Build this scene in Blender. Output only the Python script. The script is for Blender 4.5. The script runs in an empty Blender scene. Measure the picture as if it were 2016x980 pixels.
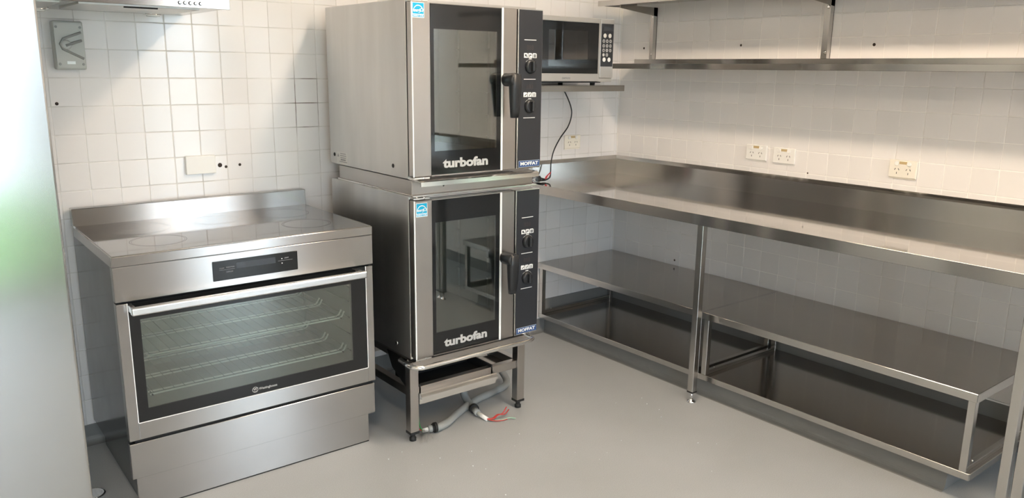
import bpy, bmesh, math, random
from mathutils import Vector, Matrix

random.seed(7)
SC = bpy.context.scene
COL = SC.collection
PI = math.pi

# ------------------------------------------------------------------ camera
cam_d = bpy.data.cameras.new('camera')
cam_o = bpy.data.objects.new('camera', cam_d)
COL.objects.link(cam_o)
CAM_ROT = Matrix([[0.785399, 0.127148, -0.60579], [-0.618873, 0.180318, -0.764514], [0.012028, 0.975356, 0.22031]])
cam_o.matrix_world = Matrix.Translation(Vector([-3.3463, -3.2547, 1.4416])) @ CAM_ROT.to_4x4()
cam_d.sensor_width = 36.0
cam_d.sensor_fit = 'HORIZONTAL'
cam_d.lens = 27.8412
cam_d.clip_start = 0.05
cam_d.clip_end = 200
SC.camera = cam_o

# ------------------------------------------------------------------ world / exposure
w = bpy.data.worlds.new('overcast_sky')
SC.world = w
w.use_nodes = True
bg = w.node_tree.nodes['Background']
bg.inputs['Color'].default_value = (0.74, 0.855, 1.0, 1)
bg.inputs['Strength'].default_value = 6.4
SC.view_settings.view_transform = 'Standard'
SC.view_settings.look = 'None'
SC.view_settings.gamma = 1.0
SC.view_settings.use_curve_mapping = False
SC.view_settings.exposure = 1.18
SC.cycles.max_bounces = 10
SC.cycles.diffuse_bounces = 5
SC.cycles.glossy_bounces = 6
SC.cycles.transparent_max_bounces = 16
SC.cycles.sample_clamp_indirect = 6.0
SC.cycles.caustics_reflective = True

LAMP_WARM = (1.0, 0.81, 0.62)
LAMP_POWER = 23.0

def portal(name, x0, x1, z0, z1, y):
    l = bpy.data.lights.new(name, 'AREA')
    l.shape = 'RECTANGLE'; l.size = x1 - x0; l.size_y = z1 - z0
    l.cycles.is_portal = True
    o = bpy.data.objects.new(name, l); COL.objects.link(o)
    o.location = ((x0 + x1) / 2, y, (z0 + z1) / 2)
    o.rotation_euler = (PI / 2, 0, 0)      # -Z axis towards +Y, into the room
    return o

# ------------------------------------------------------------------ materials
MATS = {}
def mat(name, col, rough=0.5, metal=0.0, var=0.0, vscale=(6, 6, 6), rvar=0.0, rscale=(8, 8, 8), bump=0.0, bscale=(200, 200, 200),
        aniso=0.0, arot=0.0, tint2=None, spec=0.5, coat=0.0, obj_rand=0.0, emit=None, estr=0.0, dirt=None):
    if name in MATS: return MATS[name]
    m = bpy.data.materials.new(name); m.use_nodes = True
    nt = m.node_tree; N = nt.nodes; L = nt.links
    p = N['Principled BSDF']
    p.inputs['Base Color'].default_value = (*col, 1)
    p.inputs['Roughness'].default_value = rough
    p.inputs['Metallic'].default_value = metal
    p.inputs['Specular IOR Level'].default_value = spec
    p.inputs['Coat Weight'].default_value = coat
    p.inputs['Coat Roughness'].default_value = 0.05
    tc = N.new('ShaderNodeTexCoord')
    def noise(scale, detail=2.5):
        mp = N.new('ShaderNodeMapping'); mp.inputs['Scale'].default_value = scale
        L.new(tc.outputs['Object'], mp.inputs['Vector'])
        n = N.new('ShaderNodeTexNoise'); n.inputs['Scale'].default_value = 1.0; n.inputs['Detail'].default_value = detail
        L.new(mp.outputs['Vector'], n.inputs['Vector'])
        return n
    colsock = None
    if var > 0 or tint2:
        n = noise(vscale)
        r = N.new('ShaderNodeValToRGB')
        r.color_ramp.elements[0].position = 0.2; r.color_ramp.elements[1].position = 0.8
        c2 = tint2 or tuple(c * (1 - var) for c in col)
        r.color_ramp.elements[0].color = (*c2, 1); r.color_ramp.elements[1].color = (*col, 1)
        L.new(n.outputs['Fac'], r.inputs['Fac'])
        colsock = r.outputs['Color']
    if obj_rand > 0:
        oi = N.new('ShaderNodeObjectInfo')
        mr = N.new('ShaderNodeMapRange'); mr.inputs['To Min'].default_value = 1 - obj_rand; mr.inputs['To Max'].default_value = 1.0
        L.new(oi.outputs['Random'], mr.inputs['Value'])
        mx = N.new('ShaderNodeMix'); mx.data_type = 'RGBA'; mx.blend_type = 'MULTIPLY'; mx.inputs['Factor'].default_value = 1
        if colsock: L.new(colsock, mx.inputs['A'])
        else: mx.inputs['A'].default_value = (*col, 1)
        cc = N.new('ShaderNodeCombineColor')
        for k in ('Red', 'Green', 'Blue'): L.new(mr.outputs['Result'], cc.inputs[k])
        L.new(cc.outputs['Color'], mx.inputs['B'])
        colsock = mx.outputs['Result']
    if colsock: L.new(colsock, p.inputs['Base Color'])
    if rvar > 0:
        n = noise(rscale, 2.5)
        mr = N.new('ShaderNodeMapRange')
        mr.inputs['From Min'].default_value = 0.15; mr.inputs['From Max'].default_value = 0.85
        mr.inputs['To Min'].default_value = max(0.02, rough - rvar); mr.inputs['To Max'].default_value = rough + rvar
        L.new(n.outputs['Fac'], mr.inputs['Value']); L.new(mr.outputs['Result'], p.inputs['Roughness'])
    if bump > 0:
        n = noise(bscale, 3)
        b = N.new('ShaderNodeBump'); b.inputs['Strength'].default_value = bump; b.inputs['Distance'].default_value = 0.002
        L.new(n.outputs['Fac'], b.inputs['Height']); L.new(b.outputs['Normal'], p.inputs['Normal'])
    if aniso > 0:
        t = N.new('ShaderNodeTangent'); t.direction_type = 'RADIAL'; t.axis = 'Z'
        L.new(t.outputs['Tangent'], p.inputs['Tangent'])
        p.inputs['Anisotropic'].default_value = aniso; p.inputs['Anisotropic Rotation'].default_value = arot
    if emit:
        p.inputs['Emission Color'].default_value = (*emit, 1); p.inputs['Emission Strength'].default_value = estr
    MATS[name] = m
    return m

def glass(name, tint, refl=0.12, rough=0.02):
    """thin coated sheet glass: tinted transmission plus a clear reflection"""
    if name in MATS: return MATS[name]
    m = bpy.data.materials.new(name); m.use_nodes = True
    nt = m.node_tree; N = nt.nodes; L = nt.links
    for n in list(N): N.remove(n)
    out = N.new('ShaderNodeOutputMaterial')
    tr = N.new('ShaderNodeBsdfTransparent'); tr.inputs['Color'].default_value = (*tint, 1)
    gl = N.new('ShaderNodeBsdfGlossy'); gl.inputs['Roughness'].default_value = rough
    gl.inputs['Color'].default_value = (1, 1, 1, 1)
    fr = N.new('ShaderNodeFresnel'); fr.inputs['IOR'].default_value = 1.5
    ad = N.new('ShaderNodeMath'); ad.operation = 'ADD'; ad.use_clamp = True; ad.inputs[1].default_value = refl
    L.new(fr.outputs['Fac'], ad.inputs[0])
    mx = N.new('ShaderNodeMixShader')
    L.new(ad.outputs[0], mx.inputs['Fac']); L.new(tr.outputs[0], mx.inputs[1]); L.new(gl.outputs[0], mx.inputs[2])
    L.new(mx.outputs[0], out.inputs['Surface'])
    MATS[name] = m
    return m

STEEL = (0.62, 0.605, 0.585)
M = {}
M['steel'] = mat('brushed_stainless', (0.56, 0.545, 0.525), 0.22, 1, aniso=0.5, arot=0.25)
M['steel_door'] = mat('range_stainless', (0.46, 0.455, 0.45), 0.26, 1, var=0.10, vscale=(5, 5, 9), aniso=0.96, arot=0.25)
M['steel_side'] = mat('smeared_stainless', (0.63, 0.615, 0.595), 0.37, 1, var=0.14, vscale=(4, 14, 2.2), rvar=0.06, rscale=(6, 14, 2.5), bump=0.02, bscale=(3, 6, 4))
M['steel_oven'] = mat('convection_stainless', (0.50, 0.475, 0.45), 0.28, 1, var=0.06, vscale=(6, 6, 3), aniso=0.5, arot=0.25)
M['steel_bench'] = mat('bench_stainless', (0.56, 0.54, 0.515), 0.055, 1, var=0.04, vscale=(7, 2, 7))
M['steel_shelf'] = mat('shelf_stainless', (0.42, 0.39, 0.355), 0.13, 1)
M['steel_brush'] = mat('brushed_edge_stainless', (0.56, 0.545, 0.52), 0.17, 1, var=0.04, vscale=(3, 3, 3), aniso=0.8, arot=0.25)
M['steel_fridge'] = mat('fridge_stainless', (0.47, 0.465, 0.45), 0.19, 1, var=0.05, vscale=(4, 4, 7), aniso=0.75, arot=0.0, bump=0.01, bscale=(5, 5, 9))
M['steel_bright'] = mat('polished_steel', (0.82, 0.81, 0.79), 0.14, 1)
M['chrome'] = mat('chrome', (0.86, 0.86, 0.85), 0.10, 1)
M['alu'] = mat('brushed_aluminium', (0.80, 0.80, 0.80), 0.28, 1)
M['white_edge'] = mat('bright_edge_trim', (0.90, 0.90, 0.89), 0.30, 0.0)
M['black_side'] = mat('dark_enamel_side', (0.050, 0.053, 0.053), 0.16, 0, rvar=0.06, var=0.25, vscale=(6, 6, 6))
M['black_glass'] = mat('black_glass', (0.010, 0.011, 0.012), 0.06, 0, spec=0.5)
M['hob_glass'] = mat('worn_ceramic_glass', (0.028, 0.027, 0.026), 0.05, 0, spec=1.0, coat=0.5, tint2=(0.085, 0.08, 0.075), vscale=(5, 11, 5), rvar=0.04, rscale=(7, 14, 7))
M['hob_glass'].node_tree.nodes['Principled BSDF'].inputs['IOR'].default_value = 2.3
M['zone'] = mat('cooking_zone_mark', (0.10, 0.09, 0.085), 0.25)
M['black_plastic'] = mat('black_plastic', (0.016, 0.017, 0.019), 0.38)
M['panel_black'] = mat('charcoal_panel', (0.024, 0.026, 0.031), 0.30)
M['rubber'] = mat('black_rubber', (0.012, 0.012, 0.012), 0.6)
M['dark_gap'] = mat('dark_seam', (0.008, 0.008, 0.008), 0.7)
M['screen'] = mat('unlit_screen', (0.040, 0.046, 0.054), 0.12)
M['print_white'] = mat('white_print', (0.82, 0.82, 0.80), 0.5)
M['print_grey'] = mat('grey_print', (0.26, 0.26, 0.27), 0.5)
M['print_faint'] = mat('faint_digits', (0.045, 0.036, 0.036), 0.4)
M['logo_silver'] = mat('silver_lettering', (0.55, 0.55, 0.54), 0.35, 0.3)
M['cyan'] = mat('cyan_sticker', (0.0, 0.39, 0.66), 0.35)
M['sticker_white'] = mat('white_sticker', (0.82, 0.87, 0.87), 0.4)
M['label_grey'] = mat('pale_label', (0.62, 0.61, 0.58), 0.5)
M['badge_blue'] = mat('blue_badge', (0.020, 0.065, 0.21), 0.3)
M['badge_rim'] = mat('badge_rim', (0.45, 0.52, 0.62), 0.3, 0.4)
M['dark_wire'] = mat('dull_wire', (0.17, 0.19, 0.17), 0.5)
M['rod'] = mat('painted_glint_rod', (0.95, 0.95, 0.92), 0.30, 0.35)  # daylight glint on the chrome rods put into a whitish colour
M['enamel'] = mat('grey_oven_enamel', (0.30, 0.33, 0.295), 0.35, var=0.1)
M['conv_inner'] = mat('steel_oven_lining', (0.50, 0.51, 0.46), 0.45, 0.2, var=0.06)
M['oven_glass'] = glass('range_window_glass', (0.78, 0.83, 0.78), 0.08)
M['conv_glass'] = glass('convection_window_glass', (0.62, 0.66, 0.64), 0.09)
M['mw_glass'] = glass('microwave_window_glass', (0.20, 0.21, 0.20), 0.06)
M['pane'] = glass('clear_pane', (0.96, 0.98, 0.97), 0.02)
M['clear_plastic'] = glass('clear_plastic', (0.88, 0.88, 0.88), 0.10, 0.12)
M['mw_silver'] = mat('silver_paint', (0.50, 0.49, 0.475), 0.36, 0.55)
M['mw_dark'] = mat('dark_grey_base', (0.045, 0.047, 0.05), 0.45)
M['tile'] = mat('glazed_white_tile', (0.80, 0.78, 0.77), 0.13, 0, obj_rand=0.05, bump=0.05, bscale=(38, 38, 38), spec=0.5)
M['tile_rest'] = mat('glazed_white_tile_rest', (0.79, 0.77, 0.76), 0.13, 0, bump=0.05, bscale=(38, 38, 38))
M['plaster'] = mat('painted_plaster', (0.72, 0.70, 0.66), 0.75, var=0.04)
M['shaded_wall'] = mat('painted_shade_wall', (0.24, 0.205, 0.175), 0.6, var=0.08)  # brown tone holds the shade of the backlit wall, for dark reflections
M['ceiling'] = mat('ceiling_paint', (0.78, 0.77, 0.75), 0.8)
M['cove'] = mat('grey_vinyl_cove', (0.21, 0.21, 0.205), 0.42, var=0.12, vscale=(8, 8, 8))
M['white_plastic'] = mat('white_plastic', (0.84, 0.83, 0.80), 0.35)
M['cream_plastic'] = mat('cream_plastic', (0.83, 0.79, 0.70), 0.35)
M['amber'] = mat('yellowed_label', (0.50, 0.38, 0.20), 0.5)
M['slot'] = mat('dark_slot', (0.02, 0.02, 0.02), 0.6)
M['hole'] = mat('dark_drill_hole', (0.035, 0.022, 0.016), 0.8)
M['iso_grey'] = mat('grey_switch_plastic', (0.45, 0.46, 0.43), 0.42)
M['iso_dark'] = mat('grey_switch_groove', (0.27, 0.275, 0.26), 0.5)
M['conduit'] = mat('grey_conduit', (0.30, 0.31, 0.30), 0.5)
M['red'] = mat('red_insulation', (0.42, 0.035, 0.03), 0.4)
M['green'] = mat('green_insulation', (0.04, 0.25, 0.06), 0.4)
M['pale_green'] = mat('pale_green_insulation', (0.26, 0.44, 0.32), 0.4)
M['tag_red'] = mat('red_tag', (0.50, 0.05, 0.06), 0.45)
M['pale_enamel'] = mat('pale_fridge_enamel', (0.74, 0.77, 0.77), 0.3)
M['grass'] = mat('lawn_grass', (0.16, 0.30, 0.09), 0.9, tint2=(0.09, 0.19, 0.05), vscale=(3, 3, 3))
M['paving'] = mat('pale_paving', (0.66, 0.65, 0.62), 0.9, var=0.1)
M['frame_white'] = mat('white_powder_coat', (0.75, 0.75, 0.73), 0.4)
M['diffuser'] = mat('lit_diffuser', (0.9, 0.9, 0.9), 0.5, emit=LAMP_WARM, estr=LAMP_POWER)
M['lens'] = mat('frosted_lamp_lens', (0.85, 0.85, 0.82), 0.15)

def floor_material():
    m = bpy.data.materials.new('speckled_grey_vinyl'); m.use_nodes = True
    N = m.node_tree.nodes; L = m.node_tree.links; p = N['Principled BSDF']
    tc = N.new('ShaderNodeTexCoord')
    n1 = N.new('ShaderNodeTexNoise'); n1.inputs['Scale'].default_value = 420; n1.inputs['Detail'].default_value = 2
    n2 = N.new('ShaderNodeTexNoise'); n2.inputs['Scale'].default_value = 2.2; n2.inputs['Detail'].default_value = 5
    L.new(tc.outputs['Object'], n1.inputs['Vector']); L.new(tc.outputs['Object'], n2.inputs['Vector'])
    r1 = N.new('ShaderNodeValToRGB')
    r1.color_ramp.elements[0].position = 0.30; r1.color_ramp.elements[0].color = (0.335, 0.350, 0.362, 1)
    r1.color_ramp.elements[1].position = 0.62; r1.color_ramp.elements[1].color = (0.44, 0.457, 0.470, 1)
    L.new(n1.outputs['Fac'], r1.inputs['Fac'])
    r2 = N.new('ShaderNodeValToRGB')
    r2.color_ramp.elements[0].position = 0.3; r2.color_ramp.elements[0].color = (0.90, 0.90, 0.89, 1)
    r2.color_ramp.elements[1].position = 0.7; r2.color_ramp.elements[1].color = (1, 1, 1, 1)
    L.new(n2.outputs['Fac'], r2.inputs['Fac'])
    mx = N.new('ShaderNodeMix'); mx.data_type = 'RGBA'; mx.blend_type = 'MULTIPLY'; mx.inputs['Factor'].default_value = 1
    L.new(r1.outputs['Color'], mx.inputs['A']); L.new(r2.outputs['Color'], mx.inputs['B'])
    L.new(mx.outputs['Result'], p.inputs['Base Color'])
    p.inputs['Roughness'].default_value = 0.42
    b = N.new('ShaderNodeBump'); b.inputs['Strength'].default_value = 0.08; b.inputs['Distance'].default_value = 0.001
    L.new(n1.outputs['Fac'], b.inputs['Height']); L.new(b.outputs['Normal'], p.inputs['Normal'])
    return m
M['floor'] = floor_material()

def grout_material(name, stain):
    m = bpy.data.materials.new(name); m.use_nodes = True
    N = m.node_tree.nodes; L = m.node_tree.links; p = N['Principled BSDF']
    p.inputs['Roughness'].default_value = 0.85
    base = (0.72, 0.70, 0.675, 1) if stain else (0.90, 0.88, 0.85, 1)
    tc = N.new('ShaderNodeTexCoord')
    n = N.new('ShaderNodeTexNoise'); n.inputs['Scale'].default_value = 7; n.inputs['Detail'].default_value = 4
    L.new(tc.outputs['Object'], n.inputs['Vector'])
    r = N.new('ShaderNodeValToRGB')
    r.color_ramp.elements[0].position = 0.35; r.color_ramp.elements[0].color = (0.55, 0.53, 0.50, 1) if stain else (0.82, 0.80, 0.77, 1)
    r.color_ramp.elements[1].position = 0.6; r.color_ramp.elements[1].color = base
    L.new(n.outputs['Fac'], r.inputs['Fac'])
    sock = r.outputs['Color']
    if stain:
        mp = N.new('ShaderNodeMapping'); mp.vector_type = 'TEXTURE'
        mp.inputs['Location'].default_value = (-1.91, 0.0, 1.30)
        mp.inputs['Scale'].default_value = (0.11, 1.0, 0.20)
        L.new(tc.outputs['Object'], mp.inputs['Vector'])
        g = N.new('ShaderNodeTexGradient'); g.gradient_type = 'SPHERICAL'
        L.new(mp.outputs['Vector'], g.inputs['Vector'])
        n3 = N.new('ShaderNodeTexNoise'); n3.inputs['Scale'].default_value = 16
        L.new(tc.outputs['Object'], n3.inputs['Vector'])
        mm = N.new('ShaderNodeMath'); mm.operation = 'MULTIPLY'; L.new(g.outputs['Fac'], mm.inputs[0]); L.new(n3.outputs['Fac'], mm.inputs[1])
        r3 = N.new('ShaderNodeValToRGB')
        r3.color_ramp.elements[0].position = 0.06; r3.color_ramp.elements[0].color = (0, 0, 0, 1)
        r3.color_ramp.elements[1].position = 0.30; r3.color_ramp.elements[1].color = (1, 1, 1, 1)
        L.new(mm.outputs[0], r3.inputs['Fac'])
        mx = N.new('ShaderNodeMix'); mx.data_type = 'RGBA'
        L.new(r3.outputs['Color'], mx.inputs['Factor']); L.new(sock, mx.inputs['A'])
        mx.inputs['B'].default_value = (0.085, 0.05, 0.025, 1)
        sock = mx.outputs['Result']
    L.new(sock, p.inputs['Base Color'])
    return m
M['grout'] = grout_material('stained_grout', True)
M['grout2'] = grout_material('plain_grout', False)

# ------------------------------------------------------------------ mesh helpers
ORG = {}          # object -> world origin its parts' coordinates are given against
class MB:
    def __init__(s): s.bm = bmesh.new()
    def _merge(s, b):
        me = bpy.data.meshes.new('tmp'); b.to_mesh(me); b.free(); s.bm.from_mesh(me); bpy.data.meshes.remove(me)
    def box(s, x0, x1, y0, y1, z0, z1, bev=0.0, seg=1, rot=None):
        b = bmesh.new(); bmesh.ops.create_cube(b, size=1)
        c = Vector(((x0 + x1) / 2, (y0 + y1) / 2, (z0 + z1) / 2))
        for v in b.verts:
            v.co = Vector((v.co.x * (x1 - x0), v.co.y * (y1 - y0), v.co.z * (z1 - z0)))
        if bev > 0:
            bmesh.ops.bevel(b, geom=b.edges[:], offset=bev, segments=seg, profile=0.5, affect='EDGES')
        for v in b.verts:
            v.co = (rot @ v.co if rot else v.co) + c
        s._merge(b); return s
    def tube(s, pts, r, n=10, cap=True):
        pts = [Vector(p) for p in pts]
        rad = r if isinstance(r, (list, tuple)) else [r] * len(pts)
        rings = []
        t0 = (pts[1] - pts[0]).normalized()
        up = Vector((0, 0, 1)) if abs(t0.z) < 0.9 else Vector((1, 0, 0))
        nrm = t0.cross(up).normalized()
        for i, p in enumerate(pts):
            a = pts[max(i - 1, 0)]; c = pts[min(i + 1, len(pts) - 1)]
            t = (c - a).normalized()
            nrm = (nrm - t * nrm.dot(t)).normalized(); bn = t.cross(nrm)
            rings.append([s.bm.verts.new(p + (nrm * math.cos(2 * PI * k / n) + bn * math.sin(2 * PI * k / n)) * rad[i]) for k in range(n)])
        for a, b in zip(rings, rings[1:]):
            for k in range(n):
                f = s.bm.faces.new((a[k], a[(k + 1) % n], b[(k + 1) % n], b[k])); f.smooth = True
        if cap:
            s.bm.faces.new(list(reversed(rings[0]))); s.bm.faces.new(rings[-1])
        return s
    def cyl(s, p0, p1, r0, r1=None, n=20):
        return s.tube([p0, p1], [r0, r1 if r1 is not None else r0], n)
    def lathe(s, prof, c, axis='z', n=28):
        """prof: list of (radius, height) about axis at c"""
        c = Vector(c); rings = []
        for (r, h) in prof:
            ring = []
            for k in range(n):
                a = 2 * PI * k / n; u, v = r * math.cos(a), r * math.sin(a)
                if axis == 'z': d = Vector((u, v, h))
                elif axis == 'y': d = Vector((u, h, v))
                else: d = Vector((h, u, v))
                ring.append(s.bm.verts.new(c + d))
            rings.append(ring)
        for a, b in zip(rings, rings[1:]):
            for k in range(n):
                f = s.bm.faces.new((a[k], a[(k + 1) % n], b[(k + 1) % n], b[k])); f.smooth = True
        s.bm.faces.new(rings[0]); s.bm.faces.new(rings[-1])
        return s
    def prism(s, poly, axis, a, b):
        """extrude 2D poly along axis: 'x' poly=(y,z); 'y' poly=(x,z); 'z' poly=(x,y)"""
        def P(u, v, w):
            return {'x': (w, u, v), 'y': (u, w, v), 'z': (u, v, w)}[axis]
        A = [s.bm.verts.new(P(u, v, a)) for u, v in poly]; B = [s.bm.verts.new(P(u, v, b)) for u, v in poly]
        s.bm.faces.new(A); s.bm.faces.new(list(reversed(B)))
        n = len(poly)
        for i in range(n):
            s.bm.faces.new((A[i], B[i], B[(i + 1) % n], A[(i + 1) % n]))
        return s
    def ring(s, x0, x1, y0, y1, z0, z1, t, tb=None, tt=None):
        """picture frame in the XZ plane, thickness y0..y1"""
        tb = t if tb is None else tb; tt = t if tt is None else tt
        s.box(x0, x1, y0, y1, z0, z0 + tb); s.box(x0, x1, y0, y1, z1 - tt, z1)
        s.box(x0, x0 + t, y0, y1, z0 + tb, z1 - tt); s.box(x1 - t, x1, y0, y1, z0 + tb, z1 - tt)
        return s
    def build(s, name, m, parent=None):
        bmesh.ops.recalc_face_normals(s.bm, faces=s.bm.faces[:])
        o0 = ORG.get(parent.name, Vector((0, 0, 0))) if parent else Vector((0, 0, 0))
        if o0.length > 0: bmesh.ops.translate(s.bm, verts=s.bm.verts[:], vec=-o0)
        me = bpy.data.meshes.new(name); s.bm.to_mesh(me); s.bm.free()
        o = bpy.data.objects.new(name, me); COL.objects.link(o)
        me.materials.append(m)
        if parent:
            o.parent = parent; ORG[o.name] = o0
        return o

def box(name, m, parent, *a, **k): return MB().box(*a, **k).build(name, m, parent)

def tag(o, label, cat, group=None, kind=None):
    o['label'] = label; o['category'] = cat
    if group: o['group'] = group
    if kind: o['kind'] = kind
    return o
def thing(name, label, cat, loc, rotz=0.0, group=None, local=False):
    """an Empty at the thing's base; parts are given in world metres, or in its own frame with local=True"""
    o = bpy.data.objects.new(name, None); COL.objects.link(o)
    o.empty_display_size = 0.05
    o.location = loc; o.rotation_euler = (0, 0, rotz)
    ORG[o.name] = Vector((0, 0, 0)) if local else Vector(loc)
    return tag(o, label, cat, group)
def structure(o):
    o['kind'] = 'structure'; return o

def text(s, size, m, parent, pos, name='lettering', bold=0.0, sx=1.0, shear=0.0, ext=0.0004, face='-y', align='CENTER', space=1.0):
    cu = bpy.data.curves.new('t', 'FONT'); cu.body = s; cu.size = size; cu.offset = bold * size; cu.shear = shear
    cu.extrude = ext; cu.align_x = align; cu.align_y = 'CENTER'; cu.space_character = space; cu.resolution_u = 3
    ob = bpy.data.objects.new('t', cu); COL.objects.link(ob)
    dg = bpy.context.evaluated_depsgraph_get(); dg.update()
    me = bpy.data.meshes.new_from_object(ob.evaluated_get(dg)); bpy.data.objects.remove(ob); bpy.data.curves.remove(cu)
    R = Matrix.Rotation(PI / 2, 4, 'X')
    if face == '-x': R = Matrix.Rotation(-PI / 2, 4, 'Z') @ R
    me.transform(Matrix.Translation(Vector(pos) - ORG.get(parent.name, Vector())) @ R @ Matrix.Diagonal((sx, 1, 1, 1)))
    me.name = name
    me.materials.clear(); me.materials.append(m)
    o = bpy.data.objects.new(name, me); COL.objects.link(o); o.parent = parent
    ORG[o.name] = ORG.get(parent.name, Vector())
    return o

# ================================================================== THE SETTING
RX0, RY0, RZ1 = -4.7, -5.2, 2.65       # room: x RX0..0, y RY0..0, z 0..RZ1
PT = 0.1016                            # tile pitch
def colx(c): return (c - 27.1973) * PT
def coly(c): return -(c + 0.0495) * PT
def rowz(r): return 1.70 - r * PT

structure(box('floor', M['floor'], None, RX0 - 0.2, 0.2, RY0 - 0.1, 0.2, -0.12, 0.0))
structure(box('ceiling', M['ceiling'], None, RX0 - 0.2, 0.2, RY0 - 0.1, 0.2, RZ1, RZ1 + 0.1))
wb = structure(box('wall_back', M['grout'], None, RX0 - 0.2, 0.2, 0.0009, 0.2, 0, RZ1))
wr = structure(box('wall_right', M['grout2'], None, 0.0009, 0.2, RY0 - 0.1, 0.0009, 0, RZ1))
structure(box('wall_left', M['plaster'], None, RX0 - 0.2, RX0, RY0 - 0.1, 0.006, 0, RZ1))

# wall behind the camera: two glazed openings to the lawn
D1 = (-4.30, -2.75); D2 = (-1.36, -0.52); DZ = 2.12
wf = MB()
for a, b in ((RX0 - 0.2, D1[0]), (D1[1], D2[0]), (D2[1], 0.2)): wf.box(a, b, RY0 - 0.15, RY0, 0, RZ1)
for d in (D1, D2): wf.box(d[0], d[1], RY0 - 0.15, RY0, DZ, RZ1)
structure(wf.build('wall_front', M['shaded_wall']))
for i, (d, mull) in enumerate(((D1, (-3.52,)), (D2, (-1.20,)))):
    fr = MB().ring(d[0], d[1], RY0 - 0.10, RY0 - 0.04, 0.0, DZ, 0.05)
    for mx in mull: fr.box(mx - 0.025, mx + 0.025, RY0 - 0.10, RY0 - 0.04, 0.05, DZ - 0.05)
    dr = structure(fr.build('door_%d' % (i + 1), M['frame_white']))
    xs = [d[0] + 0.05] + [q for mx in mull for q in (mx - 0.025, mx + 0.025)] + [d[1] - 0.05]
    for a, b in zip(xs[::2], xs[1::2]): box('pane', M['pane'], dr, a, b, RY0 - 0.073, RY0 - 0.067, 0.05, DZ - 0.05)
    portal('daylight_portal', d[0], d[1], 0.0, DZ, RY0 - 0.12)

lawn = box('lawn', M['grass'], None, -16, -2.3, -11.0, RY0 - 0.15, -0.25, -0.12)
tag(lawn, 'green lawn outside the glazed doors', 'grass', kind='stuff')
structure(MB().box(-40, 40, -60, -11.0, -0.25, -0.12).box(-2.3, 14, -11.0, RY0 - 0.15, -0.25, -0.12).build('ground', M['paving']))
bh = box('boundary_wall', M['frame_white'], None, -30, 30, -22.3, -22, -0.12, 1.5)
structure(bh)

# ---- tiles
def tile_mesh(wd, ht, name='tile'):
    """glazed tile in the XZ plane facing -Y, cushion edges, centre at origin, 7 mm thick"""
    b = bmesh.new(); g = 0.0011
    x, z = wd / 2 - g, ht / 2 - g
    e1, e2 = 0.0007, 0.0022
    rings = []
    for (dx, y) in ((0, 0.0065), (0, 0.0010), (e1, 0.0003), (e2, 0.0)):
        rings.append([b.verts.new((sx * (x - dx), y, sz * (z - dx))) for sx, sz in ((-1, -1), (1, -1), (1, 1), (-1, 1))])
    for A, B in zip(rings, rings[1:]):
        for k in range(4):
            f = b.faces.new((A[k], A[(k + 1) % 4], B[(k + 1) % 4], B[k])); f.smooth = True
    b.faces.new(rings[-1])
    bmesh.ops.recalc_face_normals(b, faces=b.faces[:])
    me = bpy.data.meshes.new(name); b.to_mesh(me); b.free()
    return me
CAMI = cam_o.matrix_world.inverted(); FPX = cam_d.lens * 2016 / 36
def px(p):
    d = CAMI @ Vector(p)
    if d.z > -0.05: return None
    return 1008 - FPX * d.x / d.z, 490 + FPX * d.y / d.z, -d.z

def tile_wall(wall, kind, ncols, rows_for, vis):
    """lay the tiles: the 300 that show largest as single parts, the rest as one part"""
    full = tile_mesh(PT, PT); full.materials.append(M['tile'])
    cand = []
    for c in range(*ncols):
        r0, r1 = rows_for(c)
        for r in range(r0, r1):
            if kind == 'b':
                xa, xb = colx(c), min(colx(c + 1), 0.0); cen = ((xa + xb) / 2, 0, rowz(r + 0.5)); wd = xb - xa
            else:
                ya, yb = coly(c), coly(c + 1); cen = (0, (ya + yb) / 2, rowz(r + 0.5)); wd = PT
            if wd < 0.006: continue
            q = px(cen); area = 0
            if q and -25 < q[0] < 2041 and -25 < q[1] < 1005 and vis(cen, q):
                n = Vector((0, -1, 0)) if kind == 'b' else Vector((-1, 0, 0))
                d = (cam_o.location - Vector(cen)); area = abs(n.dot(d.normalized())) / d.length_squared * wd
            cand.append((area, cen, wd))
    cand.sort(key=lambda t: -t[0])
    rest = bmesh.new(); sliver = {}
    for i, (area, cen, wd) in enumerate(cand):
        if abs(wd - PT) < 1e-4: me = full
        else:
            key = round(wd, 4)
            if key not in sliver:
                sliver[key] = tile_mesh(wd, PT); sliver[key].materials.append(M['tile'])
            me = sliver[key]
        rz = -PI / 2 if kind == 'r' else 0.0
        T = Matrix.Translation(cen) @ Matrix.Rotation(rz, 4, 'Z') @ Matrix.Rotation(random.gauss(0, 0.0035), 4, 'X') @ Matrix.Rotation(random.gauss(0, 0.0035), 4, 'Z')
        if i < 300 and area > 0:
            o = bpy.data.objects.new('tile', me); COL.objects.link(o); o.parent = wall
            o.matrix_world = T
        else:
            k = len(rest.verts); rest.from_mesh(me); rest.verts.ensure_lookup_table()
            bmesh.ops.transform(rest, matrix=T, verts=rest.verts[k:])
    me = bpy.data.meshes.new('tile_field'); rest.to_mesh(me); rest.free(); me.materials.append(M['tile_rest'])
    o = bpy.data.objects.new('tile_field', me); COL.objects.link(o); o.parent = wall; o['kind'] = 'stuff'

def vis_b(c, q):
    x, _, z = c
    if x < -1.80: return z > 0.84 or x < -2.80
    if x < -0.98: return z > 1.70
    if 0.83 < z < 0.95: return False
    return x > -0.98
def vis_r(c, q):
    _, y, z = c
    return not (0.83 < z < 0.93 or z < 0.38)
tile_wall(wb, 'b', (-19, 28), lambda c: (-4, 15 if colx(c) > -0.62 else 16), vis_b)
tile_wall(wr, 'r', (0, 51), lambda c: (-4, 15 if c < 24 else 16), vis_r)

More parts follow.
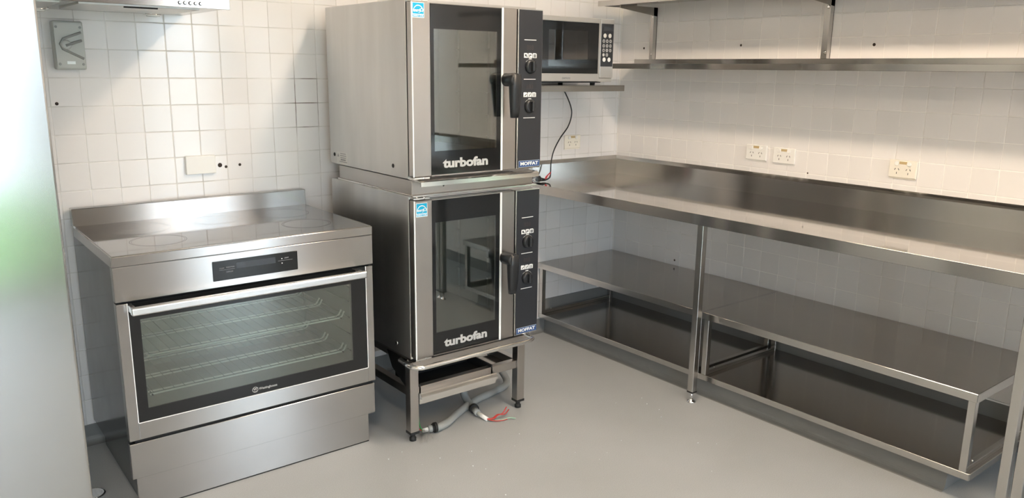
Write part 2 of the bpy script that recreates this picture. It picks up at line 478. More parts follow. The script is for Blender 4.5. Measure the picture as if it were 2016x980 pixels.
# ---- coved vinyl up the walls and round the plinth
def cove_profile(h, r, t):
    p = [(0, h), (-t, h), (-t, r)]
    for k in range(1, 7):
        a = k / 6 * PI / 2; p.append((-t - r + r * math.cos(a), r - r * math.sin(a)))
    return p + [(0, 0)]
c1 = MB().prism([(y, z) for y, z in cove_profile(0.076, 0.028, 0.004)], 'x', RX0, -0.53).build('trim_1', M['cove'])
structure(c1)
pl = MB()
prof = [(0.0, 0.10), (-0.522, 0.10), (-0.527, 0.095), (-0.530, 0.045)]
for k in range(1, 7):
    a = k / 6 * PI / 2; prof.append((-0.530 - 0.03 + 0.03 * math.cos(a), 0.03 - 0.03 * math.sin(a)))
prof += [(0, 0)]
pl.prism(prof, 'y', 0.0, -2.205)
structure(pl.build('trim_2', M['cove']))
cv = MB()
cv.box(-0.53, 0.0, -0.005, 0.004, 0.10, 0.184); cv.box(-0.005, 0.004, -2.205, 0.0, 0.10, 0.178); cv.box(-0.005, 0.004, RY0, -2.205, 0.0, 0.074)
structure(cv.build('trim_3', M['cove']))
cs = MB().box(-0.008, 0.003, -2.205, 0.0, 0.178, 0.184)
structure(cs.build('trim_4', M['white_edge']))

# ---- drilled holes and stains in the tiles (parts of the walls)
def hole(parent, p, r, axis):
    o = MB()
    if axis == 'y': o.lathe([(r, 0.0), (r * 0.8, -0.0008)], p, 'y', 12)
    else: o.lathe([(r, 0.0), (r * 0.8, -0.0008)], p, 'x', 12)
    return o.build('drill_hole', M['hole'], parent)
for x, z, r in ((-2.286, 1.051, 0.009), (-2.262, 1.043, 0.006), (-2.205, 1.048, 0.006), (-2.845, 1.305, 0.006)): hole(wb, (x, -0.0004, z), r, 'y')
for y, z, r in ((-0.812, 1.573, 0.006), (-1.484, 1.565, 0.007), (-0.178, 1.567, 0.006), (-1.232, 0.992, 0.004), (-0.478, 0.429, 0.006)): hole(wr, (-0.0004, y, z), r, 'x')

# ================================================================== CEILING LIGHTS
def ceiling_light(x, y, label):
    t = thing('ceiling_light', label, 'light', (x, y, RZ1), 0, 'fluorescent battens on the ceiling', local=True)
    MB().box(-0.10, 0.10, -0.62, 0.62, -0.035, 0.0, 0.004).build('housing', M['frame_white'], t)
    MB().box(-0.08, 0.08, -0.60, 0.60, -0.075, -0.035, 0.012, 2).build('diffuser', M['diffuser'], t)
    for s in (-1, 1): MB().box(-0.09, 0.09, s * 0.60 - 0.012, s * 0.60 + 0.012, -0.08, -0.033, 0.003).build('end_cap', M['frame_white'], t)
ceiling_light(-1.40, -1.65, 'lit ceiling batten above the space between ovens and steel bench')
ceiling_light(-3.40, -3.00, 'lit ceiling batten on the fridge side of the room')
ceiling_light(-1.40, -3.90, 'lit ceiling batten nearest the glazed doors')

# ================================================================== RANGE COOKER
def range_cooker():
    x0, x1, yf = -2.846, -1.946, -0.640
    t = thing('range_cooker', 'wide stainless freestanding range cooker with black glass hob and single window oven', 'cooker', ((x0 + x1) / 2, -0.33, 0))
    # carcass: five panels round the open cavity
    b = MB()
    b.box(x0 + 0.004, x0 + 0.018, -0.612, -0.02, 0.10, 0.83)
    b.box(x1 - 0.018, x1 - 0.004, -0.612, -0.02, 0.10, 0.83)
    b.box(x0 + 0.018, x1 - 0.018, -0.035, -0.02, 0.10, 0.83)
    b.box(x0 + 0.018, x1 - 0.018, -0.612, -0.035, 0.10, 0.115)
    b.box(x0 + 0.03, x1 - 0.03, -0.58, -0.05, 0.0, 0.10)
    b.build('carcass', M['black_side'], t)
    # cavity lining
    c = MB(); cx0, cx1, cy1, cz0, cz1 = -2.79, -2.000, -0.10, 0.300, 0.690
    c.box(cx0 - 0.01, cx0, -0.598, cy1, cz0, cz1); c.box(cx1, cx1 + 0.01, -0.598, cy1, cz0, cz1)
    c.box(cx0 - 0.01, cx1 + 0.01, cy1, cy1 + 0.01, cz0, cz1)
    c.box(cx0 - 0.01, cx1 + 0.01, -0.598, cy1 + 0.01, cz0 - 0.01, cz0); c.box(cx0 - 0.01, cx1 + 0.01, -0.598, cy1 + 0.01, cz1, cz1 + 0.01)
    cav = c.build('oven_cavity', M['enamel'], t)
    # side runners inside the cavity
    for sx in (cx0 + 0.012, cx1 - 0.012):
        rr = MB()
        for zz in (0.362, 0.43, 0.497, 0.56, 0.62): rr.tube([(sx, -0.57, zz), (sx, -0.14, zz)], 0.003, 6)
        for yy in (-0.57, -0.14): rr.tube([(sx, yy, 0.33), (sx, yy, 0.66)], 0.003, 6)
        rr.build('shelf_runner', M['chrome'], cav)
    # hob: steel surround, black glass, zones
    h = MB()
    h.box(x0, x1, yf, yf + 0.012, 0.8315, 0.864, 0.002)
    h.box(x0, x0 + 0.006, yf + 0.012, -0.045, 0.8315, 0.864); h.box(x1 - 0.006, x1, yf + 0.012, -0.045, 0.8315, 0.864)
    h.box(x0 + 0.006, x1 - 0.006, yf + 0.012, -0.045, 0.832, 0.856)
    h.build('hob_surround', M['steel_door'], t)
    hg = box('hob_glass', M['hob_glass'], t, x0 + 0.005, x1 - 0.005, yf + 0.006, -0.050, 0.856, 0.8665, bev=0.0015)
    for (zx, zy, zr) in ((-2.668, -0.215, 0.113), (-2.385, -0.20, 0.092), (-2.12, -0.21, 0.105), (-2.66, -0.465, 0.09), (-2.13, -0.465, 0.09)):
        m = MB(); n = 48
        for rr, wd in ((zr, 0.0016), (zr - 0.006, 0.0010)):
            A = [m.bm.verts.new((zx + (rr) * math.cos(2 * PI * k / n), zy + rr * math.sin(2 * PI * k / n), 0.86665)) for k in range(n)]
            B = [m.bm.verts.new((zx + (rr - wd) * math.cos(2 * PI * k / n), zy + (rr - wd) * math.sin(2 * PI * k / n), 0.86665)) for k in range(n)]
            for k in range(n): m.bm.faces.new((A[k], A[(k + 1) % n], B[(k + 1) % n], B[k]))
        m.build('cooking_zone', M['zone'], hg)
    # splashback
    s = MB().box(x0 + 0.0, x1 - 0.002, -0.052, -0.012, 0.862, 0.931, 0.002)
    s.build('splashback', M['steel_door'], t)
    # fascia with display
    fa = box('fascia', M['steel_door'], t, x0 + 0.001, x1 - 0.001, yf, yf + 0.03, 0.7185, 0.8305, bev=0.0015)
    dp = box('display_panel', M['black_glass'], t, -2.543, -2.246, yf - 0.0025, yf + 0.005, 0.7415, 0.809, bev=0.001)
    yd = yf - 0.0029
    box('screen', M['screen'], dp, -2.464, -2.327, yd, yd + 0.001, 0.776, 0.797)
    for (xa, xb, z) in ((-2.522, -2.470, 0.777), (-2.318, -2.265, 0.781)): box('marking_line', M['print_grey'], dp, xa, xb, yd, yd + 0.001, z, z + 0.0009)
    for s_, xx, zz in (('COOK', -2.513, 0.7835), ('FUNCTION', -2.4845, 0.7845), ('DEFROST', -2.487, 0.769), ('LIGHT', -2.287, 0.7895)):
        text(s_, 0.0055, M['print_grey'], dp, (xx, yd - 0.0002, zz), bold=0.01)
    for xx, zz in ((-2.304, 0.7885), (-2.304, 0.7725)):
        MB().lathe([(0.0019, 0), (0.0019, -0.0004)], (xx, yd, zz), 'y', 10).build('touch_mark', M['print_white'], dp)
    # seam shadows behind fascia/door and above drawer
    box('seam', M['dark_gap'], t, x0 + 0.02, x1 - 0.01, yf + 0.012, yf + 0.05, 0.235, 0.252)
    box('seam', M['dark_gap'], t, x0 + 0.02, x1 - 0.01, yf + 0.02, yf + 0.05, 0.706, 0.722)
    # door: steel frame, black glass surround, window
    d = MB()
    dx0, dx1, dz0, dz1 = x0 + 0.002, x1 - 0.003, 0.2495, 0.712
    gx0, gx1, gz0, gz1 = -2.811, -1.980, 0.3085, 0.712
    d.box(dx0, gx0, yf, yf + 0.034, dz0, dz1, 0.0015); d.box(gx1, dx1, yf, yf + 0.034, dz0, dz1, 0.0015)
    d.box(gx0 - 0.001, gx1 + 0.001, yf, yf + 0.034, dz0, gz0, 0.0015)
    door = d.build('oven_door', M['steel_door'], t)
    wx0, wx1, wz0, wz1 = -2.778, -2.040, 0.352, 0.655
    g = MB()
    yg0, yg1 = yf + 0.0015, yf + 0.007
    g.box(gx0, wx0, yg0, yg1, gz0, gz1); g.box(wx1, gx1, yg0, yg1, gz0, gz1)
    g.box(wx0, wx1, yg0, yg1, gz0, wz0); g.box(wx0, wx1, yg0, yg1, wz1, gz1)
    g.build('glass_border', M['black_glass'], door)
    box('door_window', M['oven_glass'], door, wx0, wx1, yg0, yg0 + 0.003, wz0, wz1)
    # bright bevel around the glass
    e = MB(); e.box(gx0 - 0.0022, gx0, yf - 0.0006, yf + 0.004, gz0, gz1); e.box(gx1, gx1 + 0.0022, yf - 0.0006, yf + 0.004, gz0, gz1); e.box(gx0, gx1, yf - 0.0006, yf + 0.004, gz0 - 0.0022, gz0)
    e.build('glass_edge_trim', M['white_edge'], door)
    hd = MB().box(-2.812, -2.001, -0.698, -0.672, 0.6835, 0.7085, 0.005, 3)
    hdl = hd.build('door_handle', M['alu'], door)
    for xx in (-2.802, -2.012): box('handle_mount', M['alu'], hdl, xx - 0.008, xx + 0.008, -0.68, yf + 0.002, 0.686, 0.706, bev=0.002)
    # badge: ring and lettering
    bd = MB()
    n = 32; cxx, czz = -2.425, 0.3275
    for (ra, rb) in ((0.0105, 0.0088),):
        A = [bd.bm.verts.new((cxx + ra * math.cos(2 * PI * k / n), yg0 - 0.0004, czz + ra * math.sin(2 * PI * k / n))) for k in range(n)]
        B = [bd.bm.verts.new((cxx + rb * math.cos(2 * PI * k / n), yg0 - 0.0004, czz + rb * math.sin(2 * PI * k / n))) for k in range(n)]
        for k in range(n): bd.bm.faces.new((A[k], A[(k + 1) % n], B[(k + 1) % n], B[k]))
    bd.build('badge_ring', M['logo_silver'], door)
    text('W', 0.0125, M['logo_silver'], door, (cxx, yg0 - 0.0002, czz + 0.0015), bold=0.01)
    box('badge_bar', M['logo_silver'], door, cxx - 0.005, cxx + 0.005, yg0 - 0.0005, yg0, czz - 0.006, czz - 0.005)
    text('Westinghouse', 0.0125, M['logo_silver'], door, (-2.378, yg0 - 0.0002, 0.3275), bold=0.012, sx=0.92)
    # drawer and kickboard
    box('storage_drawer', M['steel_door'], t, x0 + 0.0, x1 - 0.008, yf, yf + 0.02, 0.116, 0.239, bev=0.0015)
    box('kickboard', M['steel_door'], t, x0 + 0.012, x1 - 0.038, yf + 0.001, yf + 0.012, 0.004, 0.118, bev=0.001)
    box('kick_seal', M['dark_gap'], t, x0 + 0.013, x1 - 0.039, yf + 0.002, yf + 0.011, 0.0, 0.004)
    return t
range_cooker()

def oven_rack(z, ys, label):
    t = thing('oven_rack', label, 'oven rack', (-2.4, -0.36, z), group='wire racks in the range oven')
    xa, xb = -2.752, -2.030
    for yy in ys:
        for dy in (0.0, 0.026): MB().tube([(xa, yy + dy, z), (-2.05, yy + dy, z), (-2.040, yy + dy, z + 0.006), (xb, yy + dy, z + 0.024)], 0.0030, 6).build('cross_rod', M['rod'], t)
    w = MB(); n = 21
    for k in range(n):
        xx = xa + 0.012 + (xb - 0.03 - xa - 0.012) * k / (n - 1)
        w.tube([(xx, ys[0], z + 0.004), (xx, ys[-1], z + 0.004)], 0.0009, 5)
    w.build('wire_grid', M['dark_wire'], t)
    for xx in (xa + 0.006, -2.048): MB().tube([(xx, ys[0] - 0.01, z), (xx, ys[-1] + 0.02, z)], 0.0028, 6).build('side_rod', M['chrome'], t)
oven_rack(0.500, (-0.552, -0.355, -0.165), 'upper chrome wire rack behind the range oven window')
oven_rack(0.366, (-0.560, -0.400, -0.215), 'lower chrome wire rack behind the range oven window')

# ================================================================== CONVECTION OVENS
def star(cx, cz, r0, r1, rot=PI / 2):
    return [(cx + (r0 if k % 2 == 0 else r1) * math.cos(rot + k * PI / 5), cz + (r0 if k % 2 == 0 else r1) * math.sin(rot + k * PI / 5)) for k in range(10)]

def convection_oven(dz, label, lower):
    """coordinates are those of the upper oven; dz lowers the whole oven"""
    X0, X1, YB, YF = -1.849, -1.250, -0.105, -0.743
    t = thing('convection_oven', label, 'oven', (-1.55, -0.42, 1.045 + dz), 0, 'stacked convection ovens', local=True)
    O = Vector((-1.55, -0.42, 1.045)); ORG[t.name] = O
    Z0, Z1 = 1.045, 1.683
    # outer casing around an open-fronted cavity
    b = MB()
    b.box(X0, X0 + 0.012, YF, YB, Z0, Z1, 0.0015); b.box(X1 - 0.012, X1, YF, YB, Z0, Z1, 0.0015)
    b.box(X0 + 0.012, X1 - 0.012, YB - 0.012, YB, Z0, Z1)
    b.box(X0 + 0.012, X1 - 0.012, YF, YB - 0.012, Z1 - 0.02, Z1 - 0.001); b.box(X0 + 0.012, X1 - 0.012, YF, YB - 0.012, Z0 + 0.001, Z0 + 0.02)
    b.build('casing', M['steel_side'], t)
    # front frame behind the door
    f = MB(); f.box(X0 + 0.012, -1.775, YF + 0.002, YF + 0.02, Z0 + 0.02, Z1 - 0.02); f.box(-1.448, X1 - 0.012, YF + 0.002, YF + 0.02, Z0 + 0.02, Z1 - 0.02)
    f.box(-1.775, -1.448, YF + 0.002, YF + 0.02, Z1 - 0.07, Z1 - 0.02); f.box(-1.775, -1.448, YF + 0.002, YF + 0.02, Z0 + 0.02, Z0 + 0.075)
    f.build('front_frame', M['steel_oven'], t)
    c = MB(); a0, a1, ay, c0, c1 = -1.800, -1.330, -0.16, 1.115, 1.625
    c.box(a0 - 0.006, a0, YF + 0.02, ay, c0, c1); c.box(a1, a1 + 0.006, YF + 0.02, ay, c0, c1); c.box(a0, a1, ay, ay + 0.006, c0, c1)
    c.box(a0, a1, YF + 0.02, ay, c0 - 0.006, c0); c.box(a0, a1, YF + 0.02, ay, c1, c1 + 0.006)
    cav = c.build('oven_cavity', M['conv_inner'], t)
    for sx in (a0 + 0.012, a1 - 0.012):
        for yy in (-0.56, -0.34):
            r = MB().box(sx - 0.004, sx + 0.004, yy - 0.006, yy + 0.006, c0 + 0.01, c1 - 0.015)
            for k in range(5): r.box(sx - 0.012, sx + 0.012, yy - 0.008, yy + 0.008, c0 + 0.055 + k * 0.088, c0 + 0.060 + k * 0.088)
            r.build('tray_runner', M['chrome'], cav)
    fan = MB().lathe([(0.12, 0), (0.12, -0.01), (0.05, -0.014), (0.02, -0.014)], (-1.605, ay, 1.37), 'y', 28).build('fan_guard', M['steel_oven'], cav)
    # dark gasket block, put in to draw the shaded gap between casing and door
    MB().ring(X0 + 0.004, -1.376, -0.7525, YF + 0.001, Z0 + 0.012, Z1 - 0.012, 0.05).build('door_gasket', M['rubber'], t)
    # ---- door
    DY0, DY1 = -0.785, -0.752
    GX0, GX1 = -1.772, -1.4525
    dz0, dz1 = 1.056, 1.671
    d = MB()
    d.box(X0, GX0, DY0, DY1, dz0, dz1, 0.002)
    d.box(GX1 + 0.008, -1.378, DY0, DY1, dz0, dz1, 0.002)
    d.box(GX0, GX1 + 0.008, DY0, DY1, dz0 - 0.001, dz0 + 0.003); d.box(GX0, GX1 + 0.008, DY0, DY1, dz1 - 0.003, dz1)
    door = d.build('door', M['steel_oven'], t)
    IX0, IX1, IZ0, IZ1 = -1.757, -1.473, 1.146, 1.582
    g = MB(); y0, y1 = DY0 + 0.001, DY0 + 0.007
    g.box(GX0, IX0, y0, y1, dz0 + 0.003, dz1 - 0.003); g.box(IX1, GX1, y0, y1, dz0 + 0.003, dz1 - 0.003)
    g.box(IX0, IX1, y0, y1, dz0 + 0.003, IZ0); g.box(IX0, IX1, y0, y1, IZ1, dz1 - 0.003)
    g.build('glass_border', M['black_glass'], door)
    box('door_window', M['conv_glass'], door, IX0, IX1, y0, y0 + 0.003, IZ0, IZ1)
    box('glass_edge_trim', M['white_edge'], door, GX1, GX1 + 0.0085, DY0 - 0.0015, DY1, dz0, dz1)
    box('door_edge_trim', M['white_edge'], door, X0 - 0.0015, X0 + 0.0025, DY0 - 0.0012, DY0 + 0.003, dz0, dz1)
    lo = text('turbofan', 0.046, M['logo_silver'], door, (-1.616, DY0 + 0.0008, 1.098), bold=0.042, sx=1.30, ext=0.0008)
    # door handle: stub shaft and hanging lever
    h = MB().lathe([(0.019, 0.0), (0.025, -0.006), (0.0265, -0.06), (0.0255, -0.068), (0.021, -0.072)], (-1.432, DY0, 1.405), 'y', 28)
    hs = h.build('handle_hub', M['black_plastic'], door)
    lv = MB()
    prof = [(1.425, 0.0, 0.021, 0.020), (1.38, 0.001, 0.0245, 0.018), (1.33, 0.003, 0.0225, 0.015), (1.285, 0.006, 0.019, 0.0125), (1.262, 0.008, 0.0165, 0.011)]
    rings = []
    for (z, dy, hw, hd) in prof:
        ring = []
        for k in range(14):
            a = 2 * PI * k / 14; ca, sa = math.cos(a), math.sin(a)
            ex = math.copysign(abs(ca) ** 0.6, ca); ey = math.copysign(abs(sa) ** 0.6, sa)
            ring.append(lv.bm.verts.new((-1.428 + ex * hw + (1.405 - z) * 0.03, -0.842 + dy + ey * hd, z)))
        rings.append(ring)
    for A, B in zip(rings, rings[1:]):
        for k in range(14):
            q = lv.bm.faces.new((A[k], A[(k + 1) % 14], B[(k + 1) % 14], B[k])); q.smooth = True
    lv.bm.faces.new(rings[0]); lv.bm.faces.new(list(reversed(rings[-1])))
    lv.build('handle_lever', M['black_plastic'], door)
    # sticker with arch, star and script
    dxs = 0.004 if lower else 0.0
    sx0, sx1, sz0, sz1 = -1.849 + dxs + 0.003, -1.797 + dxs, 1.6165 - (0.006 if lower else 0), 1.6685 - (0.006 if lower else 0)
    ys = DY0 - 0.0008
    st = box('rating_sticker', M['sticker_white'], door, sx0, sx1, ys, DY0, sz0, sz1)
    k = (sx1 - sx0)
    cz0 = sz0 + 0.27 * k
    box('sticker_field', M['cyan'], st, sx0 + 0.04 * k, sx1 - 0.04 * k, ys - 0.0003, ys, cz0, sz1 - 0.04 * k)
    box('sticker_band', M['cyan'], st, sx0 + 0.04 * k, sx1 - 0.04 * k, ys - 0.0003, ys, sz0 + 0.05 * k, cz0 - 0.05 * k)
    arc = MB(); n = 16; cxs, czs = (sx0 + sx1) / 2, cz0 + 0.10 * k
    A = []; B = []
    for i in range(n + 1):
        a = PI * (0.06 + 0.88 * i / n)
        A.append(arc.bm.verts.new((cxs + 0.45 * k * math.cos(a), ys - 0.0006, czs + 0.52 * k * math.sin(a))))
        B.append(arc.bm.verts.new((cxs + 0.40 * k * math.cos(a), ys - 0.0006, czs + 0.45 * k * math.sin(a))))
    for i in range(n): arc.bm.faces.new((A[i], A[i + 1], B[i + 1], B[i]))
    arc.build('sticker_arch', M['sticker_white'], st)
    text('energy', 0.33 * k, M['sticker_white'], st, (cxs - 0.12 * k, ys - 0.0004, cz0 + 0.24 * k), bold=0.02, shear=0.3, sx=0.66, ext=0.0002)
    sm = MB(); po = star(sx1 - 0.22 * k, cz0 + 0.28 * k, 0.20 * k, 0.095 * k); pi_ = star(sx1 - 0.22 * k, cz0 + 0.28 * k, 0.125 * k, 0.055 * k)
    A = [sm.bm.verts.new((x, ys - 0.0006, z)) for x, z in po]; B = [sm.bm.verts.new((x, ys - 0.0006, z)) for x, z in pi_]
    for i in range(10): sm.bm.faces.new((A[i], A[(i + 1) % 10], B[(i + 1) % 10], B[i]))
    sm.build('sticker_star', M['sticker_white'], st)
    text('ENERGY STAR', 0.17 * k, M['sticker_white'], st, (cxs, ys - 0.0004, sz0 + 0.135 * k), bold=0.02, sx=0.78, ext=0.0002)
    # ---- hinges
    for zz in (1.049, 1.677):
        hg = MB().box(X0 + 0.004, X0 + 0.075, -0.775, -0.74, zz - 0.004, zz + 0.003, 0.001)
        hg.cyl((X0 + 0.022, -0.768, zz - 0.006), (X0 + 0.022, -0.768, zz + 0.007), 0.006, n=12)
        hg.cyl((X0 + 0.05, -0.772, zz - 0.004), (X0 + 0.05, -0.772, zz + 0.006), 0.004, n=10)
        hg.build('hinge', M['steel_bright'], t)
    # ---- control panel
    P0, P1 = -1.373, -1.249
    cp = MB().box(P0, P1, -0.786, YF, 1.0555, 1.672, 0.001).build('control_panel', M['steel_bright'], t)
    yp = -0.788
    box('panel_face', M['panel_black'], cp, P0 + 0.006, P1 - 0.003, yp, -0.785, 1.0595, 1.669)
    for z in (1.557, 1.407, 1.257): box('marking_line', M['print_white'], cp, -1.343, -1.283, yp - 0.0004, yp, z - 0.0013, z + 0.0013)
    for zc, zi in ((1.456, 1.4975), (1.302, 1.347)):
        for i in range(3):
            xx = -1.334 + i * 0.0222
            ic = MB().box(xx - 0.0098, xx + 0.0098, yp - 0.0005, yp, zi - 0.0085, zi + 0.0075)
            ic.box(xx - 0.0090, xx + 0.006, yp - 0.0005, yp, zi + 0.0075, zi + 0.0095)
            icn = ic.build('function_icon', M['print_white'], cp)
            kx = MB(); yk = yp - 0.0009
            if zc > 1.4:
                if i == 0: kx.box(xx - 0.005, xx + 0.002, yk, yk + 0.0003, zi - 0.003, zi + 0.005).prism([(xx - 0.002, zi), (xx + 0.006, zi - 0.007), (xx + 0.006, zi - 0.003), (xx + 0.001, zi + 0.002)], 'y', yk, yk + 0.0003)
                elif i == 1: kx.box(xx - 0.006, xx - 0.003, yk, yk + 0.0003, zi - 0.006, zi + 0.004).box(xx - 0.006, xx + 0.005, yk, yk + 0.0003, zi, zi + 0.004)
                else: kx.ring(xx - 0.006, xx + 0.006, yk, yk + 0.0003, zi - 0.006, zi + 0.005, 0.0025).box(xx - 0.002, xx + 0.002, yk, yk + 0.0003, zi - 0.003, zi + 0.002)
            else:
                if i == 0: kx.prism([(xx - 0.006, zi - 0.005), (xx + 0.006, zi + 0.005), (xx + 0.006, zi + 0.001), (xx - 0.001, zi - 0.005)], 'y', yk, yk + 0.0003)
                elif i == 1: kx.prism([(xx - 0.005, zi - 0.006), (xx - 0.002, zi - 0.006), (xx + 0.006, zi + 0.005), (xx + 0.002, zi + 0.005)], 'y', yk, yk + 0.0003)
                else:
                    for q in range(4): kx.box(xx - 0.006, xx + 0.006, yk, yk + 0.0003, zi - 0.006 + q * 0.003, zi - 0.0045 + q * 0.003)
            kx.build('icon_mark', M['panel_black'], icn)
        text('888', 0.024, M['print_faint'], cp, (-1.313, yp - 0.0001, zi + 0.030), bold=0.0)
        text('TIME', 0.0075, M['print_white'], cp, (-1.312, yp - 0.0002, zc + 0.0285), bold=0.03)
        kn = MB().lathe([(0.0275, 0.0), (0.0265, -0.006), (0.0235, -0.012), (0.020, -0.0135)], (-1.311, yp, zc), 'y', 28).build('knob', M['black_plastic'], cp)
        MB().box(-1.311 - 0.0065, -1.311 + 0.0065, yp - 0.028, yp - 0.008, zc - 0.020, zc + 0.020, 0.004, 2).build('knob_grip', M['black_plastic'], kn)
        sc = MB(); n = 18
        A = [];  B = []
        for i in range(n + 1):
            a = PI * (0.22 + 0.56 * i / n)
            A.append(sc.bm.verts.new((-1.311 + 0.0300 * math.cos(a), yp - 0.0003, zc + 0.0255 * math.sin(a) * 1.08)))
            B.append(sc.bm.verts.new((-1.311 + 0.0288 * math.cos(a), yp - 0.0003, zc + 0.0245 * math.sin(a) * 1.08)))
        for i in range(n): sc.bm.faces.new((A[i], A[i + 1], B[i + 1], B[i]))
        sc.build('dial_scale', M['print_white'], cp)
    bz0, bz1 = 1.0615, 1.0875
    bd = box('badge_plate', M['badge_rim'], cp, -1.364, -1.2555, yp - 0.0012, yp, bz0, bz1)
    box('badge_field', M['badge_blue'], bd, -1.3625, -1.257, yp - 0.0016, yp - 0.0010, bz0 + 0.0018, bz1 - 0.0018)
    text('MOFFAT', 0.0185, M['print_white'], bd, (-1.310, yp - 0.0017, (bz0 + bz1) / 2), bold=0.035, sx=1.32, ext=0.0003)
    # ---- side screws and warning label
    for yy in (-0.145, -0.637):
        MB().lathe([(0.008, 0.001), (0.008, -0.001), (0.006, -0.0025)], (X0, yy, 1.0845), 'x', 14).build('side_screw', M['dark_gap'] if not lower else M['steel_bright'], t)
    if not lower:
        lb = box('warning_label', M['label_grey'], t, X0 - 0.0006, X0, -0.262, -0.166, 1.0445 + 0.003, 1.0985)
        tri = MB(); xx = X0 - 0.0009
        tri.prism([(-0.172, 1.078), (-0.188, 1.078), (-0.180, 1.092)], 'x', xx, xx + 0.0002); tri.build('warning_triangle', M['print_grey'], lb)
        for i, (wd, hh) in enumerate(((0.05, 0.003), (0.055, 0.003), (0.05, 0.003), (0.045, 0.006), (0.07, 0.003))):
            yc = -0.224; zc = 1.0925 - i * 0.0085
            box('label_line', M['print_grey'], lb, xx, xx + 0.0002, yc - wd / 2, yc + wd / 2, zc - hh / 2, zc + hh / 2)
    # ---- drip gutter under the door
    if not lower:
        gt = MB().prism([(-0.83, 1.026), (-0.83, 1.042), (-0.822, 1.046), (-0.745, 1.050), (-0.745, 1.044), (-0.818, 1.040), (-0.826, 1.036), (-0.826, 1.026)], 'x', -1.846, -1.292)
        gt.build('drip_gutter', M['steel_bright'], t)
        MB().cyl((-1.62, -0.30, Z1 - 0.002), (-1.62, -0.30, Z1 + 0.09), 0.02).build('vent_pipe', M['steel'], t)
    for xx, yy in ((X0 + 0.06, -0.68), (X1 - 0.06, -0.68), (X0 + 0.06, -0.16), (X1 - 0.06, -0.16)):
        MB().cyl((xx, yy, Z0 - 0.004), (xx, yy, Z0 + 0.004), 0.015, n=12).build('foot', M['rubber'], t)
    return t
convection_oven(0.0, 'upper of two stacked stainless convection ovens, resting on the steel stacking collar', False)
convection_oven(-0.703, 'lower of two stacked stainless convection ovens, standing on the open-legged stand', True)

# stacking collar between the ovens
t = thing('stacking_collar', 'narrow stainless collar joining the two stacked convection ovens', 'oven collar', (-1.55, -0.45, 0.98))
MB().box(-1.840, -1.262, -0.754, -0.165, 0.986, 1.041, 0.0015).build('collar', M['steel_oven'], t)
MB().box(-1.846, -1.255, -0.772, -0.16, 0.9802, 0.986, 0.001).build('base_flange', M['steel_bright'], t)
MB().lathe([(0.004, 0), (0.003, -0.002)], (-1.70, -0.754, 1.012), 'y', 10).build('screw', M['dark_gap'], t)
MB().box(-1.262, -1.21, -0.70, -0.66, 1.012, 1.030, 0.001).build('side_tab', M['steel_bright'], t)

